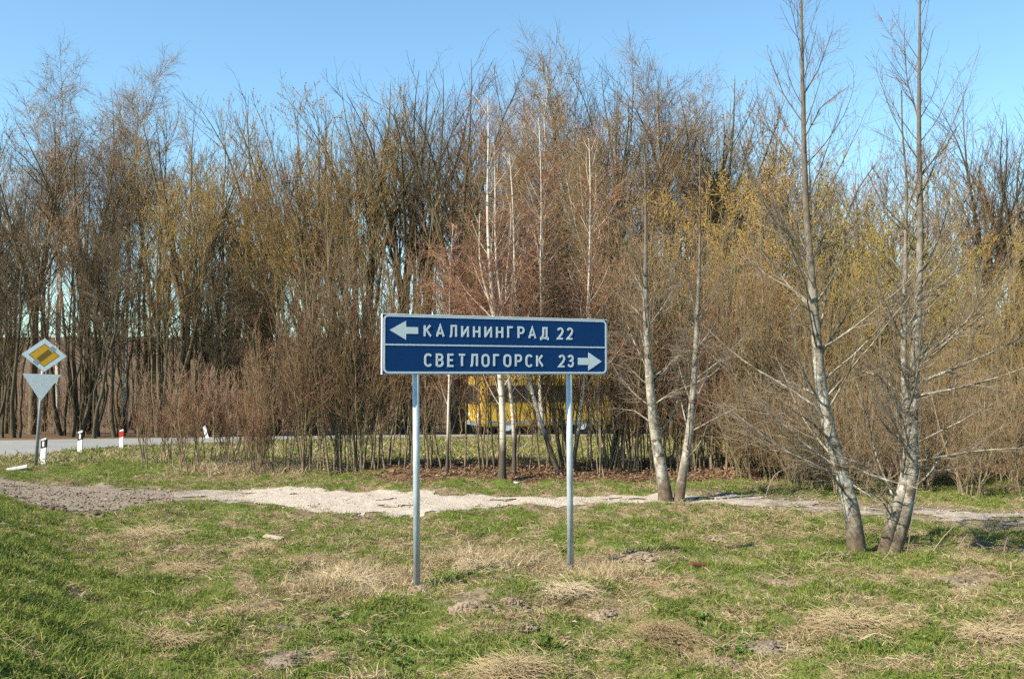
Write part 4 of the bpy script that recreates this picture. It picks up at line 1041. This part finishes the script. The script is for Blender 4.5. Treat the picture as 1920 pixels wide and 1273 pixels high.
# ------------------------------------------------------------------ clods, mole hills, straw
PHI = (1 + 5 ** .5) / 2
ICO_V = nrm(np.array([[-1, PHI, 0], [1, PHI, 0], [-1, -PHI, 0], [1, -PHI, 0], [0, -1, PHI], [0, 1, PHI], [0, -1, -PHI], [0, 1, -PHI], [PHI, 0, -1], [PHI, 0, 1], [-PHI, 0, -1], [-PHI, 0, 1]], float))
ICO_F = np.array([[0, 11, 5], [0, 5, 1], [0, 1, 7], [0, 7, 10], [0, 10, 11], [1, 5, 9], [5, 11, 4], [11, 10, 2], [10, 7, 6], [7, 1, 8], [3, 9, 4], [3, 4, 2], [3, 2, 6], [3, 6, 8], [3, 8, 9], [4, 9, 5], [2, 4, 11], [6, 2, 10], [8, 6, 7], [9, 8, 1]])
def clods(rng, pos, size):
    n = len(pos)
    V = ICO_V[None] * (size[:, None, None] * rng.uniform(.45, 1.35, (n, 12, 1))) * (np.array([1.1, 1.1, .8]) * rng.uniform(.6, 1.4, (n, 1, 3))) + pos[:, None]
    Fc = (np.arange(n) * 12)[:, None, None] + ICO_F[None]
    return V.reshape(-1, 3), Fc.reshape(-1, 3)
def mole_mesh(seed, mat, R=.22, H=.10, n=340):
    r = np.random.default_rng(seed)
    K, S = 7, 18; V = [[0, 0, H]]; Fq, Ft = [], []
    for k in range(1, K + 1):
        for s in range(S):
            a = 2 * math.pi * s / S; q = k / K; rr = R * q * (1 + .22 * math.sin(2 * a + seed) + .12 * r.normal())
            V.append([rr * math.cos(a), rr * math.sin(a), H * (1 - q ** 1.6) * (1 + .15 * r.normal()) - .05 * (k == K)])
    for s in range(S): Ft.append([0, 1 + s, 1 + (s + 1) % S])
    for k in range(K - 1):
        for s in range(S):
            a = 1 + k * S; Fq.append([a + s, a + S + s, a + S + (s + 1) % S, a + (s + 1) % S])
    V = np.array(V)
    q = np.sqrt(r.random(n)) * 1.1; a = r.uniform(0, 6.28, n)
    pos = np.stack([R * q * np.cos(a), R * q * np.sin(a), np.maximum(H * (1 - np.minimum(q, 1) ** 1.6), 0) + .003], 1)
    Vc, Fc = clods(r, pos, (.007 + .024 * r.random(n) ** 1.6))
    return mesh_np('molehill_%d' % seed, np.concatenate([V, Vc]), [np.array(Fq), np.concatenate([np.array(Ft), Fc + len(V)])], [mat])
MOLE = [mole_mesh(1, M['soil']), mole_mesh(2, M['soil'], .2, .11), mole_mesh(3, M['dark_soil'], .24, .1)]
for px, py, wpx, sy, i, lb in [
    (888, 1140, 88, .8, 0, 'largest crumbly molehill in front of the sign, left of three'), (955, 1132, 62, .8, 1, 'middle molehill of the three in a row between the sign posts'),
    (1020, 1146, 50, .7, 0, 'small molehill with a green tuft, right of three between the posts'), (1133, 1157, 72, .8, 1, 'round pale molehill just right of the right sign post'),
    (985, 1172, 44, .7, 1, 'small low molehill nearest the camera below the row of three'), (790, 1106, 60, .8, 0, 'earth heaped at the foot of the left sign post'),
    (1108, 997, 28, .8, 1, 'tiny molehill beyond the right sign post near the track'), (592, 1001, 52, .6, 2, 'flat grey molehill left of the sign beyond the straw'),
    (512, 1180, 84, .5, 2, 'broken earth lumps in the grass at the lower left'), (1355, 1246, 92, .7, 0, 'pale crumbly molehill at the bottom right'), (1440, 1213, 76, .8, 2, 'twin lumpy molehill behind the pale one at the bottom right'),
    (1790, 1094, 110, .5, 2, 'long low strip of turned earth at the far right'), (1455, 1096, 100, .4, 0, 'flat strip of dry crumbled earth right of the sign'), (1205, 1046, 90, .6, 0, 'wide dry mound right of the right sign post'),
    (152, 850, 0, .8, 2, 'dark earth heap beside the second marker post'), (1340, 1010, 56, .6, 1, 'low dry molehill below the forked tree'), (1660, 1072, 60, .5, 2, 'small earth heap below the twin trunked tree'),
    (540, 1235, 100, .4, 2, 'flat worn earth patch at the bottom left of centre')]:
    if wpx == 0: g = G(170, 851); R = .32
    else: g = G(px, py); R = wpx / 2 / F * g.y
    o = obj('molehill', MOLE[i], None, (g.x, g.y, g.z - .02), (0, 0, px * .37)); k = R / (.22, .2, .24)[i]
    o.scale = (k, k, k * sy * 1.05)
    tag(o, lb, 'molehill', 'molehills on the meadow')

# bare clods along the left end of the track
r = np.random.default_rng(8); n = 2200
pxx = r.uniform(-60, 330, n); pyy = np.interp(pxx, [-60, 0, 100, 200, 330], [905, 912, 930, 938, 932]) + r.normal(size=n) * 11
yy = CAMZ * F / (pyy - HZ); xx = (pxx - CX) / F * yy
pos = np.stack([xx, yy, hterr(xx, yy) + .02], 1)
Vc, Fc = clods(r, pos, (.006 + .026 * r.random(n) ** 5))
tag(obj('soil_clods', mesh_np('soil_clods', Vc, [Fc], [M['dark_soil']])), 'dark crumbled clods of earth at the left end of the track', 'soil', kind='stuff')

r = np.random.default_rng(18); n = 9000
xx = r.uniform(-11, 10, n); yy = r.uniform(14.5, 21, n); kk = path_in(xx, yy) + r.normal(size=n) * .12 > -.05
xx, yy = xx[kk], yy[kk]; qx = 960 + xx / yy * F; kk = r.random(len(xx)) < np.interp(qx, [250, 450, 1000, 1900], [.1, 1, .9, .6]); xx, yy = xx[kk], yy[kk]
Vc, Fc = clods(r, np.stack([xx, yy, hterr(xx, yy) + .012], 1), .006 + .022 * r.random(len(xx)) ** 3)
tag(obj('gravel_stones', mesh_np('gravel_stones', Vc, [Fc], [plain('gravel_stone', (.32, .28, .235), .9, 0, .1, .35, 9)])), 'pale loose gravel strewn on the track', 'gravel', kind='stuff')
r = np.random.default_rng(19); n = 700
pxx = r.uniform(-40, 210, n); pyy = np.interp(pxx, [-40, 0, 60, 150, 210], [924, 928, 944, 958, 960]) + r.normal(size=n) * 5
yy = CAMZ * F / (pyy - HZ); xx = (pxx - CX) / F * yy
Vc, Fc = clods(r, np.stack([xx, yy, hterr(xx, yy) + .012], 1), .008 + .035 * r.random(n) ** 4)
tag(obj('dark_clods', mesh_np('dark_clods', Vc, [Fc], [bark_mat('black_earth', (.018, .014, .010), (.09, .07, .052), None, 1.0)])), 'black upturned clods along the near edge of the track at the left', 'soil', kind='stuff')

def straw_mesh(seed, n, R, H, L=(.12, .34), mat='straw', flat=.25, cross=True):
    r = np.random.default_rng(seed); q = np.minimum(np.abs(r.normal(size=n)) * .55, 1.25); a = r.uniform(0, 6.28, n)
    base = np.stack([R * q * np.cos(a), R * q * np.sin(a) * .7, H * np.maximum(1 - q ** 2, 0) * r.uniform(.2, 1, n)], 1)
    az = np.where(r.random(n) < .4, r.uniform(0, 6.28, n), r.normal(size=n) * .9 + r.choice([0, 2.6], n)); el = r.normal(size=n) * flat + .1
    d = np.stack([np.cos(az) * np.cos(el), np.sin(az) * np.cos(el), np.sin(el)], 1)
    ln = r.uniform(*L, n)[:, None]
    p1 = base + d * ln * .5 + np.array([0, 0, .015]); p2 = p1 + nrm(d + np.array([0, 0, -.35]) + .25 * r.normal(size=(n, 3))) * ln * .5
    Pn = np.stack([base, p1, p2], 1); Rn = np.stack([np.full(n, .0021), np.full(n, .0018), np.full(n, .0007)], 1) * r.uniform(.7, 1.4, (n, 1))
    V, Q, _ = tubes([(Pn, Rn, 3)])
    return mesh_np('straw_%d' % seed, V, [Q], [M[mat]])
STRAW = [straw_mesh(1, 700, .42, .14), straw_mesh(2, 520, .36, .10), straw_mesh(3, 360, .3, .06)]
for px, py, wpx, i, rz, lb in [(965, 1262, 190, 0, .1, 'large heap of dry straw at the bottom centre edge'), (1245, 1192, 150, 0, 2.9, 'broad brown straw heap at the lower right'),
    (1060, 1112, 120, 1, .3, 'matted straw heap below the right sign post'), (1120, 1080, 110, 1, -.4, 'spiky straw heap right of the right sign post'), (1000, 1075, 120, 1, .2, 'straw heap midway between the two sign posts'),
    (900, 1065, 100, 1, .5, 'straw heap right of the left sign post'), (640, 1095, 130, 2, .6, 'loose straw left of the left sign post'), (575, 1055, 90, 2, .5, 'thin swath of straw rising left of the sign'),
    (490, 1030, 90, 2, .1, 'pale raked straw beside the white board'), (450, 1145, 90, 2, 0, 'flat dark straw mat in the left hollow'), (280, 1005, 110, 2, .2, 'dry brown straw by the left bank near the track'),
    (560, 1110, 90, 2, .8, 'slanting ridge of straw in the left meadow'), (1180, 1115, 80, 2, .2, 'thin straw behind the round pale molehill'), (300, 1200, 120, 2, .4, 'loose straw on the bank at the lower left'),
    (1600, 1170, 150, 2, .1, 'scattered straw swath at the lower right'), (1850, 1190, 130, 2, .2, 'scattered straw at the right edge'), (350, 1075, 120, 2, .3, 'brown thatch patch in the left meadow')]:
    g = G(px, py); k = wpx / 2 / F * g.y / (.42, .36, .3)[i]
    o = obj('straw_heap', STRAW[i], None, (g.x, g.y, g.z - .01), (0, 0, rz)); o.scale = (k, k, k * .9)
    tag(o, lb, 'straw', 'heaps of dry straw on the meadow')

# small litter: board, bark, stone, sticks
g = G(512, 1012); o = MB().box((0, 0, .04), (.30, .10, .02), .006, Matrix.Rotation(.12, 4, 'X')).build('pale_board', M['board'], None, loc=tuple(g), rot=(.1, .08, -.35)); tag(o, 'short pale wooden board lying in the grass left of the sign', 'board')
g = G(1310, 1062); o = MB().box((0, 0, .025), (.2, .09, .04), .012).build('bark_piece', M['bark_piece'], None, loc=tuple(g), rot=(.1, .1, .2)); tag(o, 'small dark brown piece of bark in the grass right of the sign', 'bark')
for px, py, s, lb in [(968, 907, .06, 'small white stone at the edge of the thicket between the posts'), (83, 873, .08, 'white stone at the foot of the nearest marker post')]:
    g = G(px, py); Vc, Fc = clods(np.random.default_rng(px), np.array([[0, 0, s * .4]]), np.array([s])); o = obj('white_stone', mesh_np('white_stone', Vc, [Fc], [M['stone']]), None, tuple(g)); tag(o, lb, 'stone')
for k, (pts, d, r_, lb) in enumerate([([(1738, 1046), (1770, 1005), (1790, 985)], 12.3, .012, 'pale dead stick leaning beside the twin trunked tree'), ([(1790, 1052), (1800, 1020), (1815, 1000)], 12.3, .010, 'short pale dead stick standing in the ditch'),
        ([(1855, 1040), (1845, 1025), (1830, 1018)], 12.4, .010, 'bent pale stick over the ditch'), ([(1880, 1050), (1885, 1020), (1890, 1005)], 12.3, .010, 'upright dead stalk at the right end of the ditch'),
        ([(1650, 1052), (1665, 1040), (1672, 1028)], 12.2, .012, 'short broken stick at the foot of the twin trunked tree'), ([(1700, 1010), (1712, 960), (1722, 900), (1728, 860)], 12.5, .008, 'thin pale hanging stem beside the twin trunks'),
        ([(1435, 905), (1450, 885), (1475, 876), (1495, 872)], 18.5, .014, 'pale fallen branch arching at the edge of the right thicket')]):
    L = [list(P(a, b, d)) for a, b in pts]
    L[0][2] = min(L[0][2], gz(L[0][0], L[0][1])) - .02
    Pn = resample(L, 7)[None]; V, Q, _ = tubes([(Pn, np.linspace(r_, r_ * .4, 7)[None], 6)])
    tag(obj('dead_stick', mesh_np('dead_stick', V, [Q], [M['twig_alder']])), lb, 'stick')
# orange dry leaves caught in the thicket left of the sign
r = np.random.default_rng(4); c = np.array(P(699, 712, 23.6)); n = 90
Vb, Fb = buds(r, (c + r.normal(size=(40, 2, 3)) * np.array([.13, .1, .13])), n, .032)
tag(obj('orange_leaves', mesh_np('orange_leaves', Vb, [Fb], [M['orange_leaf']])), 'clump of orange dry leaves in the thicket left of the blue sign', 'leaves', kind='stuff')

# ------------------------------------------------------------------ grass, dry grass, leaf litter (scattered tufts)
HID = bpy.data.collections.new('tuft_sources')   # never linked to the scene
def tuft(seed, n, R, L, mat, w=.004, el=(.7, .35), droop=.5):
    r = np.random.default_rng(seed); q = np.sqrt(r.random(n)); a = r.uniform(0, 6.28, n)
    b = np.stack([R * q * np.cos(a), R * q * np.sin(a), np.full(n, -.01)], 1)
    az = r.uniform(0, 6.28, n); e = np.clip(el[0] + el[1] * r.normal(size=n), .02, 1.5)
    d = np.stack([np.cos(az) * np.cos(e), np.sin(az) * np.cos(e), np.sin(e)], 1); ln = (L * r.uniform(.5, 1.3, n))[:, None]
    side = nrm(np.cross(d, r.normal(size=(n, 3)))) * (w * r.uniform(.6, 1.3, n))[:, None]
    m1 = b + d * ln * .55; t1 = m1 + nrm(d - np.array([0, 0, droop])) * ln * .45
    V = np.stack([b - side * .7, b + side * .7, m1 - side * .8, m1 + side * .8, t1], 1).reshape(-1, 3)
    o = (np.arange(n) * 5)[:, None]
    Q = o + np.array([[0, 1, 3, 2]]); T = o + np.array([[2, 3, 4]])
    ob = bpy.data.objects.new('tuft_%03d' % seed, mesh_np('tuft_%03d' % seed, V, [Q, T], [M[mat]])); return ob
def leaf_src(seed, n, mat, s=.03, R=.12):
    r = np.random.default_rng(seed); c = np.stack([R * r.normal(size=n), R * r.normal(size=n), .01 + .02 * r.random(n)], 1)
    u = nrm(r.normal(size=(n, 3)) * np.array([1, 1, .35])) * s * r.uniform(.5, 1.2, (n, 1)); v = nrm(np.cross(u, np.array([0, 0, 1.]) + .4 * r.normal(size=(n, 3)))) * s * .55
    V = np.stack([c - u, c + v, c + u, c - v + np.array([0, 0, .006])], 1).reshape(-1, 3)
    return bpy.data.objects.new('leaf_%03d' % seed, mesh_np('leaf_%03d' % seed, V, [(np.arange(n) * 4)[:, None] + np.array([[0, 1, 2, 3]])], [M[mat]]))
def scatter(name, srcs, pts, scale, label, cat, tilt=.25, seed=1):
    r = np.random.default_rng(seed); n = len(pts)
    c = bpy.data.collections.new(name + '_sources')
    for s in srcs: c.objects.link(s)
    me = bpy.data.meshes.new(name); me.vertices.add(n); me.vertices.foreach_set('co', pts.astype(np.float32).ravel())
    a = me.attributes.new('rot', 'FLOAT_VECTOR', 'POINT'); a.data.foreach_set('vector', np.stack([tilt * r.normal(size=n), tilt * r.normal(size=n), r.uniform(0, 6.28, n)], 1).astype(np.float32).ravel())
    a = me.attributes.new('scl', 'FLOAT', 'POINT'); a.data.foreach_set('value', scale.astype(np.float32))
    a = me.attributes.new('pick', 'INT', 'POINT'); a.data.foreach_set('value', r.integers(0, len(srcs), n).astype(np.int32))
    for m_ in srcs[0].data.materials: me.materials.append(m_)
    o = obj(name, me)
    ng = bpy.data.node_groups.new(name + '_nodes', 'GeometryNodeTree')
    ng.interface.new_socket('Geometry', in_out='INPUT', socket_type='NodeSocketGeometry'); ng.interface.new_socket('Geometry', in_out='OUTPUT', socket_type='NodeSocketGeometry')
    N = ng.nodes; gi = N.new('NodeGroupInput'); go = N.new('NodeGroupOutput'); ip = N.new('GeometryNodeInstanceOnPoints'); ci = N.new('GeometryNodeCollectionInfo')
    ci.inputs['Collection'].default_value = c; ci.inputs['Separate Children'].default_value = True; ci.inputs['Reset Children'].default_value = True
    def na(nm, dt):
        x = N.new('GeometryNodeInputNamedAttribute'); x.data_type = dt; x.inputs[0].default_value = nm; return [s for s in x.outputs if s.enabled and s.name == 'Attribute'][0]
    ng.links.new(gi.outputs[0], ip.inputs['Points']); ng.links.new(ci.outputs[0], ip.inputs['Instance']); ip.inputs['Pick Instance'].default_value = True
    ng.links.new(na('pick', 'INT'), ip.inputs['Instance Index']); ng.links.new(na('rot', 'FLOAT_VECTOR'), ip.inputs['Rotation']); ng.links.new(na('scl', 'FLOAT'), ip.inputs['Scale'])
    ng.links.new(ip.outputs[0], go.inputs[0])
    md = o.modifiers.new('scatter', 'NODES'); md.node_group = ng
    return tag(o, label, cat, kind='stuff')

r = np.random.default_rng(12)
def field(n, y0, y1, pw=1.0, mar=1.2):
    y = y0 + (y1 - y0) * r.random(n) ** pw; x = (r.random(n) * 2 - 1) * (.56 * y + mar); return x, y
x, y = field(200000, 3.8, 24.5, .85)
dry, soil, lit = masks(x, y); pw_, _ = on_path_w(x, y)
free = (path_in(x, y) < .02 + .45 * r.random(len(x)) ** 2.5) | (r.random(len(x)) < .03)
clear = free & (lit < .5)
u = r.random(len(x))
gsel = clear & (u > dry * .80 + .02) & (r.random(len(x)) > soil * .92)
dsel = clear & ~gsel & (r.random(len(x)) > soil * .8) & (r.random(len(x)) < .22 + .6 * dry)
def pts_of(s): return np.stack([x[s], y[s], hterr(x[s], y[s])], 1)
hgt = .55 + .9 * fbm(x, y, 1.8, 91, 3)
scatter('grass', [tuft(400 + i, 16, .06, .045 + .010 * i, 'grass', .0034, (.6, .35), .5) for i in range(4)], pts_of(gsel), (hgt * r.uniform(.7, 1.3, len(x)))[gsel], 'short green meadow grass in the foreground', 'grass')
scatter('dry_grass', [tuft(420 + i, 20, .07, .05 + .014 * i, 'dry', .0027, (.3, .3), .35) for i in range(4)], pts_of(dsel), (hgt * r.uniform(.6, 1.4, len(x)))[dsel], 'flattened dry yellow grass in the foreground', 'grass')
# taller dry tussocks round the sign feet and at the thicket's left end
n = 2600; k = r.choice(9, n, p=[.2, .12, .12, .08, .12, .1, .1, .08, .08])
cc = np.array([list(G(*p))[:2] + [s] for p, s in [((960, 1062), 1.0), ((880, 1050), .6), ((1100, 1075), .5), ((1150, 1085), .4), ((680, 1080), .7), ((640, 1100), .6), ((470, 882), 1.0), ((400, 885), .9), ((560, 885), .9)]])
xx = cc[k, 0] + r.normal(size=n) * cc[k, 2] * .5; yy = cc[k, 1] + r.normal(size=n) * cc[k, 2] * .3
scatter('tall_dry_grass', [tuft(440 + i, 12, .05, .14 + .03 * i, 'straw', .0026, (.65, .5), .5) for i in range(3)], np.stack([xx, yy, hterr(xx, yy)], 1), r.uniform(.5, 1.25, n) * np.where(k >= 6, 1.7, 1.0), 'tall pale dry grass round the sign posts and the thicket edge', 'grass')
# loose stalks and a few broad-leaved weeds
def stalk_src(seed, n=5):
    r_ = np.random.default_rng(seed); me = straw_mesh(900 + seed, n, .16, .02, (.10, .30), 'straw', .15); return bpy.data.objects.new('stalk_%03d' % seed, me)
xs_, ys_ = field(3600, 5.0, 19, .9); kd_ = masks(xs_, ys_)[0]; kk = (r.random(len(xs_)) < .15 + .85 * kd_) & (path_in(xs_, ys_) < 0); xs_, ys_ = xs_[kk], ys_[kk]
scatter('loose_straw', [stalk_src(i) for i in range(5)], np.stack([xs_, ys_, hterr(xs_, ys_) + .03], 1), r.uniform(.4, .95, len(xs_)), 'single dry stalks strewn over the meadow', 'straw', .12)
def weed_src(seed):
    r_ = np.random.default_rng(seed); n_ = 14; az = r_.uniform(0, 6.28, n_); e_ = r_.uniform(.2, 1.0, n_)
    d_ = np.stack([np.cos(az) * np.cos(e_), np.sin(az) * np.cos(e_), np.sin(e_)], 1); sd = np.stack([-np.sin(az), np.cos(az), np.zeros(n_)], 1) * .013
    L_ = r_.uniform(.04, .09, n_)[:, None]; b_ = d_ * .01
    V_ = np.stack([b_, b_ + d_ * L_ * .5 + sd, b_ + d_ * L_ + np.array([0, 0, -.01]), b_ + d_ * L_ * .5 - sd], 1).reshape(-1, 3)
    return bpy.data.objects.new('weed_%03d' % seed, mesh_np('weed_%03d' % seed, V_, [(np.arange(n_) * 4)[:, None] + np.array([[0, 1, 2, 3]])], [M['weed']]))
cw = np.array([list(G(*p))[:2] + [s_] for p, s_ in [((705, 1225), .45), ((740, 1200), .35), ((690, 1160), .4), ((860, 1085), .25), ((600, 1190), .3), ((1040, 1225), .25), ((1300, 1180), .3), ((60, 1180), .8), ((1390, 1220), .3), ((430, 1000), .5), ((1650, 1215), .4)]])
n = 520; k = r.integers(0, len(cw), n); xw = cw[k, 0] + r.normal(size=n) * cw[k, 2] * .7; yw = cw[k, 1] + r.normal(size=n) * cw[k, 2] * .5
scatter('broadleaf_weeds', [weed_src(i) for i in range(4)], np.stack([xw, yw, hterr(xw, yw) + .01], 1), r.uniform(.35, .8, n), 'low bright green broad-leaved weeds among the grass', 'weeds')
# coarser grass strip beyond the thicket up to the road
n = 30000; y2 = r.uniform(24.5, 52, n); x2 = (r.random(n) * 2 - 1) * (.56 * y2 + 1); px2 = 960 + x2 / y2 * F
ok = (y2 < np.interp(px2, pxs, near) - .1); x2, y2 = x2[ok], y2[ok]
dm = r.random(len(x2)) < .6 + .5 * (fbm(x2, y2, .6, 77, 3) - .5)
scatter('verge_grass', [tuft(460 + i, 18, .16, .13, 'grass', .009, (.8, .3), .5) for i in range(2)], np.stack([x2, y2, hterr(x2, y2)], 1)[~dm], r.uniform(.7, 1.4, (~dm).sum()), 'green grass verge between the thicket and the road', 'grass')
scatter('verge_dry_grass', [tuft(470 + i, 16, .16, .14, 'dry', .008, (.5, .35), .5) for i in range(2)], np.stack([x2, y2, hterr(x2, y2)], 1)[dm], r.uniform(.7, 1.4, dm.sum()), 'pale dry grass on the verge of the road', 'grass')
# leaf litter under the thicket and on the floor of the wood
n = 9000; y3 = r.uniform(20.6, 25.2, n); x3 = (r.random(n) * 2 - 1) * 13
l3 = masks(x3, y3)[2]; k = r.random(n) < l3; x3, y3 = x3[k], y3[k]
scatter('leaf_litter', [leaf_src(480 + i, 12, 'litter') for i in range(3)], np.stack([x3, y3, hterr(x3, y3)], 1), r.uniform(.7, 1.3, len(x3)), 'brown fallen leaves under the thicket', 'leaves')
